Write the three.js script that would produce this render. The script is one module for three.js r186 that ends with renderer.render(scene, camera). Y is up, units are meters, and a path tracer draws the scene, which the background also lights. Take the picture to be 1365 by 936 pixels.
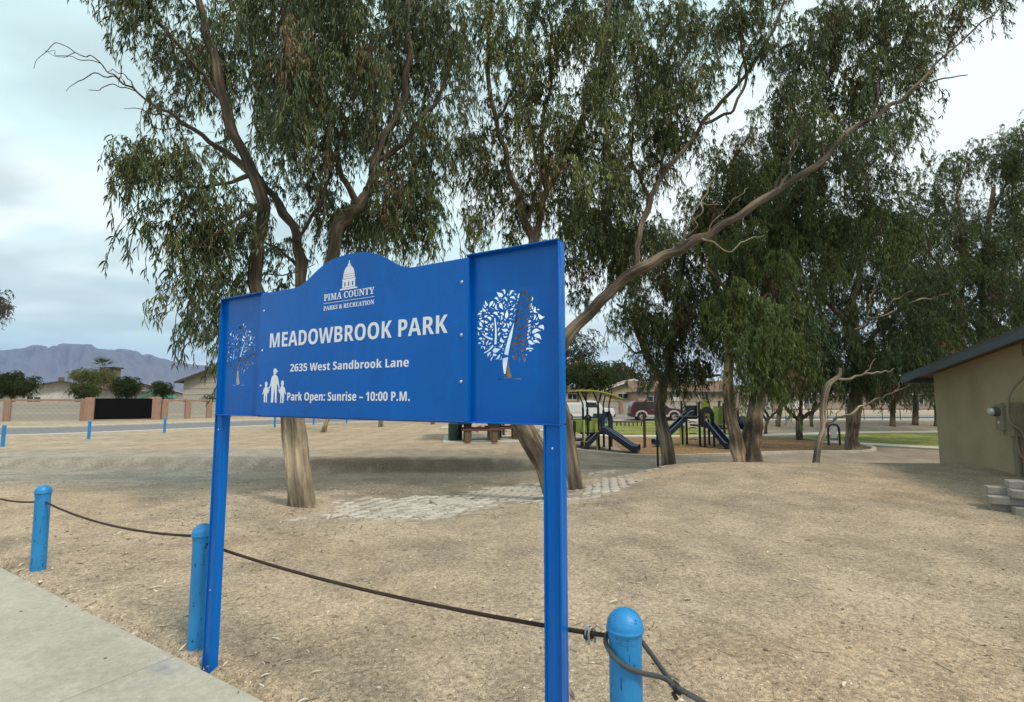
import * as THREE from 'three';
import { mergeGeometries } from 'three/addons/utils/BufferGeometryUtils.js';
import { FontLoader } from 'three/addons/loaders/FontLoader.js';
import { RoundedBoxGeometry } from 'three/addons/geometries/RoundedBoxGeometry.js';

// ---------- camera, sky, sun, exposure ----------
const scene = new THREE.Scene();
const EYE = 1.55, FPX = 683, PITCH = 5.27 * Math.PI / 180;
const camera = new THREE.PerspectiveCamera(68.83, 1365 / 936, 0.05, 30000);
camera.position.set(0, EYE, 0);
camera.rotation.set(PITCH, 0, 0);
const renderer = new THREE.WebGLRenderer({ antialias: true });
renderer.toneMapping = THREE.LinearToneMapping;
renderer.toneMappingExposure = 1.95;
renderer.shadowMap.enabled = true;

function rng(seed) { let s = seed >>> 0; return () => { s = (s + 0x6D2B79F5) >>> 0; let t = Math.imul(s ^ (s >>> 15), 1 | s); t = (t + Math.imul(t ^ (t >>> 7), 61 | t)) ^ t; return ((t ^ (t >>> 14)) >>> 0) / 4294967296; }; }
const hash2 = (i, j, k = 0) => { let h = Math.imul(i, 374761393) + Math.imul(j, 668265263) + Math.imul(k, 2147483647 - 58); h = Math.imul(h ^ (h >>> 13), 1274126177); return ((h ^ (h >>> 16)) >>> 0) / 4294967296; };
function vnoise(x, y, k = 0, per = 0) {
  const xi = Math.floor(x), yi = Math.floor(y), fx = x - xi, fy = y - yi, w = (i) => per ? ((i % per) + per) % per : i;
  const sx = fx * fx * (3 - 2 * fx), sy = fy * fy * (3 - 2 * fy);
  const a = hash2(w(xi), w(yi), k), b = hash2(w(xi + 1), w(yi), k), c = hash2(w(xi), w(yi + 1), k), d = hash2(w(xi + 1), w(yi + 1), k);
  return a + (b - a) * sx + (c - a) * sy + (a - b - c + d) * sx * sy;
}
function fbm(x, y, oct = 4, k = 0, per = 0) { let v = 0, a = .5, s = 0; for (let o = 0; o < oct; o++) { v += a * vnoise(x, y, k + o * 17, per); s += a; a *= .5; x *= 2; y *= 2; per *= 2; } return v / s; }
const ss = (a, b, x) => { const t = Math.min(1, Math.max(0, (x - a) / (b - a))); return t * t * (3 - 2 * t); };
const mix = (a, b, t) => a + (b - a) * t;

const skyTex = (() => {
  const W = 2048, H = 1024, a = new Float32Array(W * H * 4);
  for (let j = 0; j < H; j++) {
    const el = ((j + .5) / H - .5) * Math.PI, y = Math.sin(el), c = Math.cos(el);
    for (let i = 0; i < W; i++) {
      const az = ((i + .5) / W - .5) * 2 * Math.PI, x = c * Math.cos(az), z = c * Math.sin(az);
      let r, g, b;
      if (y > -0.02) {
        const q = 1 / (Math.max(y, 0) + 0.16), px = x * q, pz = z * q;
        const wx = fbm(px * .9 + 3, pz * .9, 3, 5) * 1.1, wz = fbm(px * .9, pz * .9 + 8, 3, 9) * 1.1;
        const n1 = fbm(px * .75 + wx, pz * 1.05 + wz, 5, 21), n2 = fbm(px * 2.1 + wx, pz * 3.2 + wz, 5, 43);
        const thin = ss(.40, .62, n1);                                   // brighter white sheet against pale blue-green veil
        const grey = ss(.45, .64, n2 * .62 + fbm(px * .6 + 11, pz * .7, 3, 71) * .38) * .85;
        r = mix(.40, .55, thin); g = mix(.53, .605, thin); b = mix(.535, .595, thin);
        r = mix(r, .27, grey * .62); g = mix(g, .325, grey * .62); b = mix(b, .34, grey * .62);
        const lo = Math.exp(-Math.max(y, 0) * 9);                       // layered grey deck low over the hills
        const band = ss(.42, .66, fbm(az * 3.2, el * 26, 4, 91));
        r = mix(r, mix(.33, .56, band), lo * .75); g = mix(g, mix(.42, .61, band), lo * .75); b = mix(b, mix(.435, .60, band), lo * .75);
      } else { r = .30; g = .27; b = .22; }
      const o = (j * W + i) * 4; a[o] = r; a[o + 1] = g; a[o + 2] = b; a[o + 3] = 1;
    }
  }
  const t = new THREE.DataTexture(a, W, H, THREE.RGBAFormat, THREE.FloatType);
  t.mapping = THREE.EquirectangularReflectionMapping; t.magFilter = THREE.LinearFilter; t.minFilter = THREE.LinearFilter; t.needsUpdate = true;
  return t;
})();
scene.background = skyTex; scene.environment = skyTex;
const sun = new THREE.DirectionalLight(0xfff2e2, 1.5);
sun.position.set(24, 46, 16); sun.target.position.set(0, 0, -8);
sun.castShadow = true; sun.shadow.radius = 20; sun.shadow.mapSize.set(2048, 2048);
Object.assign(sun.shadow.camera, { left: -45, right: 45, top: 45, bottom: -45, near: 1, far: 140 });
scene.add(sun, sun.target);

// ---------- helpers ----------
const CP = Math.cos(PITCH), SP = Math.sin(PITCH);
function at(px, py, d) {            // the point d metres ahead that the photograph's pixel looks at: world metres
  const u = (px - 682.5) / FPX, v = (py - 468) / FPX, k = d / (CP + v * SP);
  return new THREE.Vector3(u * k, EYE + (SP - v * CP) * k, -d);
}
const names = new Map();
function numbered(n) { const c = names.get(n) || 0; names.set(n, c + 1); return c ? n + '_' + String(c).padStart(3, '0') : n; }
function tag(o, label, category, group) { o.userData.label = label; o.userData.category = category; if (group) o.userData.group = group; return o; }
function thing(name, label, category, p = [0, 0, 0], turn = 0, group) {
  const o = new THREE.Group(); o.name = numbered(name); scene.add(o);
  Array.isArray(p) ? o.position.set(...p) : o.position.copy(p); o.rotation.y = turn;
  return tag(o, label, category, group);
}
function part(parent, name, geo, mat, x = 0, y = 0, z = 0, rx = 0, ry = 0, rz = 0) {
  const m = new THREE.Mesh(geo, mat); m.name = name; m.position.set(x, y, z); m.rotation.set(rx, ry, rz);
  m.castShadow = m.receiveShadow = true; parent.add(m); return m;
}
function structure(name, geo, mat, label) { const m = part(scene, numbered(name), geo, mat); m.userData.kind = 'structure'; if (label) m.userData.label = label; return m; }
const boxCache = new Map();
function bx(w, h, d) { const k = [w, h, d].map(v => v.toFixed(4)).join(); if (!boxCache.has(k)) boxCache.set(k, new THREE.BoxGeometry(w, h, d)); return boxCache.get(k); }
function rb(w, h, d, r = .01) { return new RoundedBoxGeometry(w, h, d, 2, Math.min(r, w / 2.01, h / 2.01, d / 2.01)); }
const cyl = (r0, r1, h, n = 16) => new THREE.CylinderGeometry(r0, r1, h, n);
const V = (x, y, z) => new THREE.Vector3(x, y, z);
function tubePts(pts, r, seg = 24, rad = 6) { return new THREE.TubeGeometry(new THREE.CatmullRomCurve3(pts), seg, r, rad); }
function sh(pts) { const s = new THREE.Shape(); pts.forEach((p, i) => i ? s.lineTo(...p) : s.moveTo(...p)); return s; }
function ext(pts, depth, bevel = 0) {
  const g = new THREE.ExtrudeGeometry(pts instanceof THREE.Shape ? pts : sh(pts), { depth, bevelEnabled: bevel > 0, bevelSize: bevel, bevelThickness: bevel, bevelSegments: 2, curveSegments: 12 });
  return g;
}
function lin(r, g, b) { return new THREE.Color().setRGB(r, g, b); }
function tex(size, fn, srgb = true) {          // tileable computed texture; fn(u, v) -> [r, g, b] 0..1
  const a = new Uint8Array(size * size * 4);
  for (let j = 0; j < size; j++) for (let i = 0; i < size; i++) { const c = fn(i / size, j / size, i, j), o = (j * size + i) * 4; a[o] = 255 * Math.min(1, Math.max(0, c[0])); a[o + 1] = 255 * Math.min(1, Math.max(0, c[1])); a[o + 2] = 255 * Math.min(1, Math.max(0, c[2])); a[o + 3] = 255; }
  const t = new THREE.DataTexture(a, size, size); t.wrapS = t.wrapT = THREE.RepeatWrapping; t.magFilter = THREE.LinearFilter; t.minFilter = THREE.LinearMipmapLinearFilter; t.generateMipmaps = true;
  if (srgb) t.colorSpace = THREE.SRGBColorSpace; t.needsUpdate = true; return t;
}
function mat(color, rough = .7, o = {}) { return new THREE.MeshStandardMaterial({ color, roughness: rough, ...o }); }

// shared grain: mean near white so that it only varies the base colour
const grainTex = tex(256, (u, v, i, j) => { const n = .84 + .1 * (fbm(u * 8, v * 8, 4, 3, 8) - .5) * 2 + .08 * (hash2(i, j, 8) - .5); return [n, n, n]; });
grainTex.repeat.set(1, 1);
const grainBump = tex(256, (u, v, i, j) => { const n = fbm(u * 24, v * 24, 4, 13, 24) * .7 + hash2(i, j, 4) * .3; return [n, n, n]; }, false);

// ---------- terrain ----------
const roadPts = [[-70, 22], [-40, 24], [-26, 27], [-22, 31], [-18, 36], [-12, 42.5], [-4, 49], [6, 53.5], [20, 56], [45, 58], [90, 60]];
const roadCurve = new THREE.CatmullRomCurve3(roadPts.map(p => V(p[0], 0, -p[1])));
const roadSamples = roadCurve.getSpacedPoints(260);
const ROADHALF = 4.1;
function roadDist(x, z) { let b = 1e9; for (const p of roadSamples) { const q = (p.x - x) ** 2 + (p.z - z) ** 2; if (q < b) b = q; } return Math.sqrt(b); }
const lowPoly = [[-2.95, 6.75], [-.49, 7.3], [.71, 8.2], [2.2, 10.0], [3.9, 12.8]], upPoly = [[-2.95, 7.6], [-2.5, 9.0], [-.63, 11.0], [.17, 11.9], [1.4, 12.8], [3.9, 13.7]];
const polyY = (P, x) => { for (let i = 0; i < P.length - 1; i++) if (x <= P[i + 1][0]) return mix(P[i][1], P[i + 1][1], (x - P[i][0]) / (P[i + 1][0] - P[i][0])); return P.at(-1)[1]; };
function baseH(x, z) {
  const d = -z, right = ss(-2, 5, x - (d - 14) * .08);
  const far = mix(-.15, -.6, right);
  const rise = .15 * ss(5.5, 11, d) * ss(.5, 5, x);
  const hr = mix(rise, -.6, ss(11.2, 17, d + .05 * x));
  const bank = 14.2 + .35 * Math.sin(x * .55 + 1) + .15 * Math.sin(x * 1.7);
  let hl = mix(0, -.42, ss(7.2, 12.8, d + .25 * (x + 3)));
  hl = mix(hl, -.14, ss(bank - .15, bank + .55, d));
  let h = mix(hl, hr, right);
  if (d > 17) h = mix(h, far, ss(17, 19, d));
  if (d > 45) h = mix(h, -.45, ss(45, 60, d));
  // the shallow lined swale
  const mid = (polyY(lowPoly, x) + polyY(upPoly, x)) / 2, wid = Math.max(.5, polyY(upPoly, x) - polyY(lowPoly, x)) * .62;
  h -= .11 * Math.exp(-(((d - mid) / wid) ** 2)) * ss(-3.6, -1.8, x) * (1 - ss(3.4, 5, x));
  // low berm before the far street on the right
  h += .42 * ss(14, 18, x) * ss(34, 38, d) * (1 - ss(42, 47, d));
  return h;
}
function terrain(x, z) {
  const d = -z, near = 1 - ss(14, 24, Math.hypot(x, d));
  let h = baseH(x, z);
  if (near > 0) h += near * (.03 * (fbm(x * .55, z * .55, 3, 7) - .5) + .014 * (fbm(x * 3.1, z * 3.1, 3, 19) - .5) + .010 * (fbm(x * 11, z * 11, 2, 29) - .5)) * ss(.3, 1.2, Math.abs(d - 0) + 1);
  return h;
}
function onGround(px, py, d) { const p = at(px, py, d); p.y = terrain(p.x, p.z); return p; }
// ---------- ground ----------
// side of the pavement: line parallel to the sign
const TDX = .8537, TDZ = .5208;                 // direction of the row of bollards (world x, z)
function walkSide(x, z) { return (x + 1.276) * -TDZ + (z + 2.78) * TDX; }   // > 0 on the pavement side
const dirtTex = tex(1024, (u, v, i, j) => {
  const c = fbm(u * 6, v * 6, 5, 31, 6), m = fbm(u * 110, v * 110, 3, 37, 110), f = hash2(i >> 1, j >> 1, 2), f2 = hash2(i, j, 5);
  let l = .65 + .20 * (c - .5) + .30 * (m - .5) + .16 * (f2 - .5);
  const sp = hash2(Math.floor(i / 3), Math.floor(j / 3), 77);
  let t = [l * 1.0, l * .975, l * .94];
  if (f < .045) t = [l * .56, l * .52, l * .47];
  if (f > .970) t = [l * 1.32, l * 1.27, l * 1.18];
  if (sp < .011) t = [.34, .30, .26]; if (sp > .993) t = [.92, .90, .86];
  return t;
});
const dirtBump = tex(1024, (u, v, i, j) => { const n = .55 * fbm(u * 20, v * 20, 4, 51, 20) + .3 * fbm(u * 90, v * 90, 2, 57, 90) + .15 * hash2(i >> 1, j >> 1, 2); return [n, n, n]; }, false);
const groundGeo = (() => {
  const N = 250, b = .0365, a = 2.75, n = 2 * N + 1, pos = new Float32Array(n * n * 3), uv = new Float32Array(n * n * 2), col = new Float32Array(n * n * 3), idx = [];
  const cs = []; for (let i = -N; i <= N; i++) cs.push(a * Math.sinh(i * b));
  for (let j = 0; j < n; j++) for (let i = 0; i < n; i++) {
    const x = cs[i], z = cs[j] - 8, d = -z, o = j * n + i, R = Math.hypot(x, d);
    let h = terrain(x, z);
    if (R < 140) { const rd = roadDist(x, z); if (rd < 6) h -= .14 * (1 - ss(ROADHALF + .35, ROADHALF + .9, rd)); }
    if (walkSide(x, z) > .03 && R < 40) h -= .13;
    pos[o * 3] = x; pos[o * 3 + 1] = h; pos[o * 3 + 2] = z;
    uv[o * 2] = x / 2.3; uv[o * 2 + 1] = z / 2.3;
    // soils: pale tan sand, grey-brown silt in the wash, grey decomposed granite by the trees, gravel spill on the left
    const c = fbm(x * .35, z * .35, 4, 61), m = fbm(x * 1.3 + 5, z * 1.3, 4, 67), k = fbm(x * 4.5, z * 4.5, 3, 73);
    let r = .65, g = .56, bl = .435;
    const patch = ss(.44, .68, m * .6 + k * .4) * .17;
    r *= 1 - patch * .9; g *= 1 - patch * .82; bl *= 1 - patch * .72;
    const warm = ss(.4, .65, c) * .06; r *= 1 + warm; bl *= 1 - warm;
    const edge = (k - .5) * 2.2 + (m - .5) * 2.5;
    const right = ss(-2, 5, x - (d - 14) * .08);
    const wash = ss(8.8, 10.6, d + .25 * (x + 3) + edge) * (1 - ss(14.7, 15.3, d + (k - .5) * .8)) * (1 - right);
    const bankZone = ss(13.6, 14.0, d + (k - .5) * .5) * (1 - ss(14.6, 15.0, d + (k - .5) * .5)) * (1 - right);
    r = mix(r, .32, wash * .85); g = mix(g, .28, wash * .85); bl = mix(bl, .22, wash * .85);
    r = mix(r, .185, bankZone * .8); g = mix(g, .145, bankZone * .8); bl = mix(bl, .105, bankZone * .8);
    const beyond = ss(15.1, 16, d + edge * .3) * (1 - right) * (1 - ss(-12, -15, x)); // sandy rise in front of the street
    r = mix(r, .63, beyond * .8); g = mix(g, .51, beyond * .8); bl = mix(bl, .37, beyond * .8);
    const dg = right * ss(11.8, 12.5, d + .05 * x + edge * .25) * (1 - ss(60, 80, d));  // grey granite gravel under the far trees
    r = mix(r, .40, dg * .85); g = mix(g, .345, dg * .85); bl = mix(bl, .28, dg * .85);
    const spill = ss(-5.0, -7.6, x + edge * .6) * ss(9.2, 10.2, d + edge * .4) * (1 - ss(16.5, 18, d + edge));
    r = mix(r, .52, spill * .9); g = mix(g, .495, spill * .9); bl = mix(bl, .44, spill * .9);
    const s = .87 + .26 * fbm(x * 2.2, z * 2.2, 4, 83);
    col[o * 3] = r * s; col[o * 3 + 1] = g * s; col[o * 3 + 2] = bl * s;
  }
  for (let j = 0; j < n - 1; j++) for (let i = 0; i < n - 1; i++) { const o = j * n + i; idx.push(o, o + n, o + 1, o + 1, o + n, o + n + 1); }
  const geo = new THREE.BufferGeometry();
  geo.setAttribute('position', new THREE.BufferAttribute(pos, 3)); geo.setAttribute('uv', new THREE.BufferAttribute(uv, 2)); geo.setAttribute('color', new THREE.BufferAttribute(col, 3));
  geo.setIndex(idx); geo.computeVertexNormals(); return geo;
})();
const groundMat = new THREE.MeshStandardMaterial({ color: lin(1.42, 1.42, 1.42), map: dirtTex, bumpMap: dirtBump, bumpScale: .02, vertexColors: true, roughness: 1 });
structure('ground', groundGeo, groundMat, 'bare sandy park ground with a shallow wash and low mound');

// ---------- strips that follow a curve ----------
function strip(samples, o0, o1, y, thick = 0) {     // a ribbon between two side offsets; thick > 0 gives it sides (a kerb)
  const pos = [], uv = [], idx = []; let s = 0;
  samples.forEach((p, i) => {
    const q = samples[Math.min(i + 1, samples.length - 1)], r = samples[Math.max(i - 1, 0)], t = q.clone().sub(r).setY(0).normalize(), nx = -t.z, nz = t.x;
    if (i) s += p.distanceTo(samples[i - 1]);
    const A = [p.x + nx * o0, p.z + nz * o0], B = [p.x + nx * o1, p.z + nz * o1], h = baseH(p.x, p.z);
    const rows = thick ? [[A, y - thick], [A, y], [B, y], [B, y - thick]] : [[A, y], [B, y]];
    for (const [[x, z], dy] of rows) { pos.push(x, h + dy, z); uv.push(x, z); }
    const m = rows.length; if (i) for (let k = 0; k < m - 1; k++) { const b = (i - 1) * m + k; idx.push(b, b + m, b + 1, b + 1, b + m, b + m + 1); }
  });
  const g = new THREE.BufferGeometry(); g.setAttribute('position', new THREE.Float32BufferAttribute(pos, 3)); g.setAttribute('uv', new THREE.Float32BufferAttribute(uv, 2)); g.setIndex(idx);
  const f = g.toNonIndexed(); f.computeVertexNormals(); return thick ? f : (g.computeVertexNormals(), g);
}
const asphaltTex = tex(512, (u, v, i, j) => { const n = .72 + .22 * (fbm(u * 8, v * 8, 5, 101, 8) - .5) + .25 * (hash2(i, j, 9) - .5); return [n, n, n * 1.01]; });
const concTex = tex(1024, (u, v, i, j) => { const c = fbm(u * 5, v * 5, 5, 111, 5), f = hash2(i, j, 12), m = fbm(u * 60, v * 60, 2, 117, 60); let n = .80 + .16 * (c - .5) + .10 * (m - .5) + .10 * (f - .5); if (hash2(i >> 1, j >> 1, 14) < .008) n *= .72; return [n, n * .995, n * .965]; });
const M = {
  asphalt: new THREE.MeshStandardMaterial({ color: lin(.33, .33, .345), map: asphaltTex, roughness: .95 }),
  concrete: new THREE.MeshStandardMaterial({ color: lin(.60, .59, .52), map: concTex, bumpMap: grainBump, bumpScale: .003, roughness: .95 }),
  paleConcrete: new THREE.MeshStandardMaterial({ color: lin(.72, .68, .60), map: concTex, roughness: .95 }),
};
structure('road', strip(roadSamples, -ROADHALF, ROADHALF, -.05), M.asphalt, 'grey asphalt street curving round the park');
structure('kerb', strip(roadSamples, ROADHALF, ROADHALF + .75, .03, .25), M.paleConcrete, 'pale concrete kerb on the park side of the street');
structure('kerb', strip(roadSamples, -ROADHALF - .75, -ROADHALF, .03, .25), M.paleConcrete, 'pale concrete kerb on the houses side of the street');

// pavement beside the bollards: cast slabs with open joints
{
  const walk = new THREE.Group(); walk.name = 'pavement'; walk.userData = { kind: 'structure', label: 'worn concrete pavement of square slabs beside the bollards' }; scene.add(walk);
  walk.position.set(-3.02, 0, -3.84); walk.rotation.y = -Math.atan2(TDZ, TDX);
  const L = 1.17, Wd = 1.85, slabs = [0, 1, 2].map(k => {
    const g = new RoundedBoxGeometry(L - .012, .14, Wd, 2, .012), uv = g.attributes.uv, p = g.attributes.position;
    for (let i = 0; i < uv.count; i++) uv.setXY(i, (p.getX(i) + k * .37) / 1.6, (p.getZ(i) + k * .61) / 1.6); return g;
  });
  for (let i = -7; i < 7; i++) part(walk, i === -7 ? 'slab' : 'slab_' + String(i + 7).padStart(3, '0'), slabs[(i + 9) % 3], M.concrete, (i + .5) * L, -.058 + hash2(i + 20, 3) * .006, Wd / 2 + .0);
  const kerbG = rb(16.4, .2, .16, .03); part(walk, 'kerb', kerbG, M.concrete, 0, -.1, Wd + .09);
  // blue overspray left on the slab when the sign post was painted
  const am = tex(128, (u, v) => { const q = Math.hypot(u - .5, (v - .5) * 1.2) * 2, n = fbm(u * 14, v * 14, 4, 301), a = Math.max(0, Math.min(1, (1.25 - q * 1.35) * n * 1.3 - .16)) * .22; return [a, a, a]; }, false);
  const st = new THREE.PlaneGeometry(.5, .3); st.rotateX(-Math.PI / 2); walk.updateMatrixWorld(true); const lp = walk.worldToLocal(V(-1.98, 0, -3.08));
  part(walk, 'paint_stain', st, new THREE.MeshStandardMaterial({ color: lin(.05, .16, .50), alphaMap: am, transparent: true, roughness: .9 }), lp.x, .0195, lp.z);
  part(walk, 'bed', bx(16.4, .04, Wd), mat(lin(.12, .10, .08), 1), 0, -.16, Wd / 2);
}
{ // street behind the pavement, where the photographer stands with their back to it
  const g = new THREE.PlaneGeometry(24, 7.5); g.rotateX(-Math.PI / 2); const uv = g.attributes.uv; for (let i = 0; i < uv.count; i++) uv.setXY(i, uv.getX(i) * 24, uv.getY(i) * 7.5);
  const m = structure('road', g, M.asphalt, 'asphalt street behind the pavement'); m.rotation.y = -Math.atan2(TDZ, TDX);
  m.position.set(-3.02 - TDZ * 5.85, -.105, -3.84 + TDX * 5.85);
}

// ---------- lined swale: concrete pavers half covered by dirt ----------
{
  const R = rng(5), pv = new THREE.Group(); pv.name = 'paved_swale'; pv.userData = { kind: 'structure', label: 'worn swale lining of pale concrete pavers half buried in dirt' }; scene.add(pv);
  const mats = [[.66, .615, .53], [.57, .52, .44], [.72, .675, .60], [.48, .43, .36]].map(c => new THREE.MeshStandardMaterial({ color: lin(...c), map: grainTex, bumpMap: grainBump, bumpScale: .004, roughness: .95 }));
  const geos = [rb(.212, .07, .084, .014), rb(.20, .07, .08, .016), rb(.22, .07, .086, .012)];
  const ax = Math.cos(.62), ay = Math.sin(.62), list = [];
  for (let i = -70; i < 70; i++) for (let j = -100; j < 100; j++) {
    const a = (i + (j & 1) * .5) * .24, b = j * .118, x = .6 + a * ax - b * ay, d = 10 + a * ay + b * ax;
    if (x < -3.1 || x > 4.1) continue;
    const lo = polyY(lowPoly, Math.max(-2.95, x)), up = polyY(upPoly, Math.max(-2.95, x)), w = (vnoise(x * 2.2, d * 2.2, 3) - .5) * .7;
    if (d < lo + w - .15 || d > up + w || x < -3.1 + .3 * vnoise(d * 3, 1, 8)) continue;
    const cover = fbm(x * .9, d * .9, 3, 15); if (cover > .585 || R() < .04) continue;
    list.push([x, d, cover]);
  }
  list.sort((p, q) => p[1] - q[1]);
  const rest = [];
  list.forEach(([x, d, cover], n) => {
    const y = terrain(x, -d) - .035 + .019 - .022 * ss(.40, .56, cover) + (R() - .5) * .012, tilt = [(R() - .5) * .09, .62 + (R() - .5) * .08, (R() - .5) * .09], g = geos[Math.floor(R() * 3)], m = mats[Math.floor(R() * 4)];
    if (n < 300) part(pv, n ? 'paver_' + String(n).padStart(3, '0') : 'paver', g, m, x, y, -d, ...tilt);
    else { const q = g.clone(); q.applyMatrix4(new THREE.Matrix4().compose(V(x, y, -d), new THREE.Quaternion().setFromEuler(new THREE.Euler(...tilt)), V(1, 1, 1))); rest.push(q); }
  });
  if (rest.length) { const m = part(pv, 'worn_pavers', mergeGeometries(rest), mats[1]); m.userData.kind = 'stuff'; }
  const p = terrain(-1.05, -8.95), cover = thing('concrete_slab', 'loose flat concrete slab lying on the pale pavers', 'slab', [-1.05, p + .03, -8.95], .5);
  part(cover, 'slab', rb(.62, .07, .42, .02), mats[1], 0, 0, 0, .05, 0, -.03); part(cover, 'chipped_edge', rb(.2, .05, .1, .02), mats[3], -.36, -.01, .1, 0, .5, .1);
}
// ---------- building at the right: gable end with low eave ----------
const stuccoTex = tex(512, (u, v, i, j) => { const n = .80 + .12 * (fbm(u * 5, v * 5, 5, 131, 5) - .5) + .07 * (hash2(i, j, 33) - .5); return [n, n * .985, n * .955]; });
{
  const A = at(1254, 632, 12.3), dirX = .27, dirL = Math.hypot(.27, 1);           // wall runs from the far corner A towards the camera
  const b = thing('park_building', 'low tan block building with blue-grey fascia and shallow gable roof', 'building', [A.x, 0, A.z], Math.atan2(-1, -.27) * -1);
  // local +x runs along the wall towards the camera, local +z faces the sign (left)
  b.rotation.y = 0; const ex = V(-.27 / dirL, 0, 1 / dirL), ez = V(-1 / dirL, 0, -.27 / dirL);
  b.quaternion.setFromRotationMatrix(new THREE.Matrix4().makeBasis(ex, V(0, 1, 0), ez));
  const wallM = new THREE.MeshStandardMaterial({ color: lin(.68, .61, .42), map: stuccoTex, bumpMap: grainBump, bumpScale: .004, roughness: .95 });
  const eave = 2.12, pitch = .142, len = 9.6, deep = 8, base = -.75;
  const wg = ext([[0, base], [len, base], [len, eave + .0], [len / 2, eave + len / 2 * pitch], [0, eave]], .2);
  { const p = wg.attributes.position, uv = wg.attributes.uv; for (let i = 0; i < uv.count; i++) uv.setXY(i, (p.getX(i) + p.getZ(i)) / 2.2, p.getY(i) / 2.2); }
  part(b, 'gable_wall', wg, wallM, 0, 0, -.2);
  part(b, 'gable_wall', wg, wallM, 0, 0, -deep);
  const side = bx(.2, eave - base, deep - .4 - .004); part(b, 'side_wall', side, wallM, .1, (eave + base) / 2, -deep / 2); part(b, 'side_wall', side, wallM, len - .1, (eave + base) / 2, -deep / 2);
  // block joints of the wall: thin raked courses
  const over = .62, rk = .42, fasM = new THREE.MeshStandardMaterial({ color: lin(.115, .165, .20), map: grainTex, roughness: .7 });
  const soffM = mat(lin(.22, .12, .075), .9), roofM = new THREE.MeshStandardMaterial({ color: lin(.20, .19, .175), map: grainTex, bumpMap: grainBump, bumpScale: .006, roughness: 1 });
  const ang = Math.atan(pitch), half = (len / 2 + over) / Math.cos(ang);
  for (const s of [0, 1]) {
    const g = new THREE.Group(); g.name = 'roof_slope'; b.add(g); g.position.set(s ? len + over : -over, eave - over * pitch, 0); if (s) g.rotation.y = Math.PI; 
    const inner = new THREE.Matrix4().makeRotationZ(ang), zc = s ? deep / 2 : -deep / 2, zs = s ? 1 : -1;
    const add = (name, geo, m, x, y, z) => { geo.translate(x, y, z); geo.applyMatrix4(inner); part(g, name, geo, m); };
    add('deck', new THREE.BoxGeometry(half, .05, deep + rk * 2 - .06), soffM, half / 2, .045, zc);
    for (let k = 0; k < 12; k++) { const w = half / 12; add('shingle_course', new THREE.BoxGeometry(w + .02, .016, deep + rk * 2 + .03), roofM, w * (k + .5) - .01, .084 + (k % 2) * .004, zc); }
    add('rake_board', rb(half + .02, .19, .035, .006), fasM, half / 2, -.01, s ? deep + rk - .01 : rk - .01);
    add('rake_board', rb(half + .02, .19, .035, .006), fasM, half / 2, -.01, s ? -rk + .01 : -deep - rk + .01);
    add('eave_board', rb(.035, .17, deep + rk * 2 - .09, .006), fasM, .02, -.02, zc);
    add('drip_edge', new THREE.BoxGeometry(.05, .012, deep + rk * 2 + .05), mat(lin(.75, .75, .72), .5), -.012, .10, zc);
  }
  part(b, 'ridge_cap', bx(.25, .03, deep + rk * 2), roofM, len / 2, eave + len / 2 * pitch + .10, -deep / 2);
  // electrical service on the wall
  const box = mat(lin(.36, .33, .235), .6, { map: grainTex }), dk = mat(lin(.10, .095, .08), .6), pipeM = mat(lin(.33, .30, .22), .55, { map: grainTex }), glassM = mat(lin(.55, .57, .58), .2, { metalness: .3 });
  const X = 2.9;
  const sv = thing('electric_meter', 'tan electric meter cabinet with round glass meter on building wall', 'electric meter', [0, 0, 0]);
  sv.position.copy(b.position); sv.quaternion.copy(b.quaternion);
  part(sv, 'cabinet', rb(.30, .62, .20, .012), box, X, 1.16, .11);
  part(sv, 'meter_socket', rb(.2, .5, .12, .012), box, X - .12, 1.2, .21);
  const mt = part(sv, 'meter', cyl(.085, .09, .10, 20), dk, X - .12, 1.30, .31, Math.PI / 2); part(mt, 'glass_dome', new THREE.SphereGeometry(.078, 18, 10, 0, Math.PI * 2, 0, Math.PI / 2), glassM, 0, .05, 0);
  part(sv, 'rating_plate', bx(.06, .045, .004), mat(0xd8d8d0, .5), X - .12, 1.1, .273);
  part(sv, 'riser_pipe', cyl(.055, .055, 1.6, 14), pipeM, X + .05, .06, .12);
  part(sv, 'service_pipe', tubePts([V(X + .22, .3, .1), V(X + .22, .95, .12), V(X + .16, 1.1, .24), V(X + .16, 1.55, .24), V(X + .2, 1.75, .16), V(X + .42, 1.98, .1), V(X + .44, 2.25, .1), V(X + .44, 2.5, .1)], .02, 40, 8), pipeM);
  part(sv, 'junction_box', rb(.10, .24, .09, .01), dk, X + .44, 2.42, .07);
  part(sv, 'conduit', tubePts([V(X + .2, .88, .2), V(X + .28, .55, .2), V(X + .5, .3, .15), V(X + .48, .0, .12), V(X + .30, -.25, .1)], .014, 30, 7), mat(lin(.28, .17, .10), .7));
  for (const [y, h] of [[1.46, .03], [1.03, .03], [.86, .045]]) part(sv, 'strut_rail', rb(1.6, h, .05, .006), pipeM, X + 1.0, y, .06);
  part(sv, 'breaker_cabinet', rb(.62, .72, .16, .012), box, X + 1.15, 1.2, .17);
}
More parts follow.
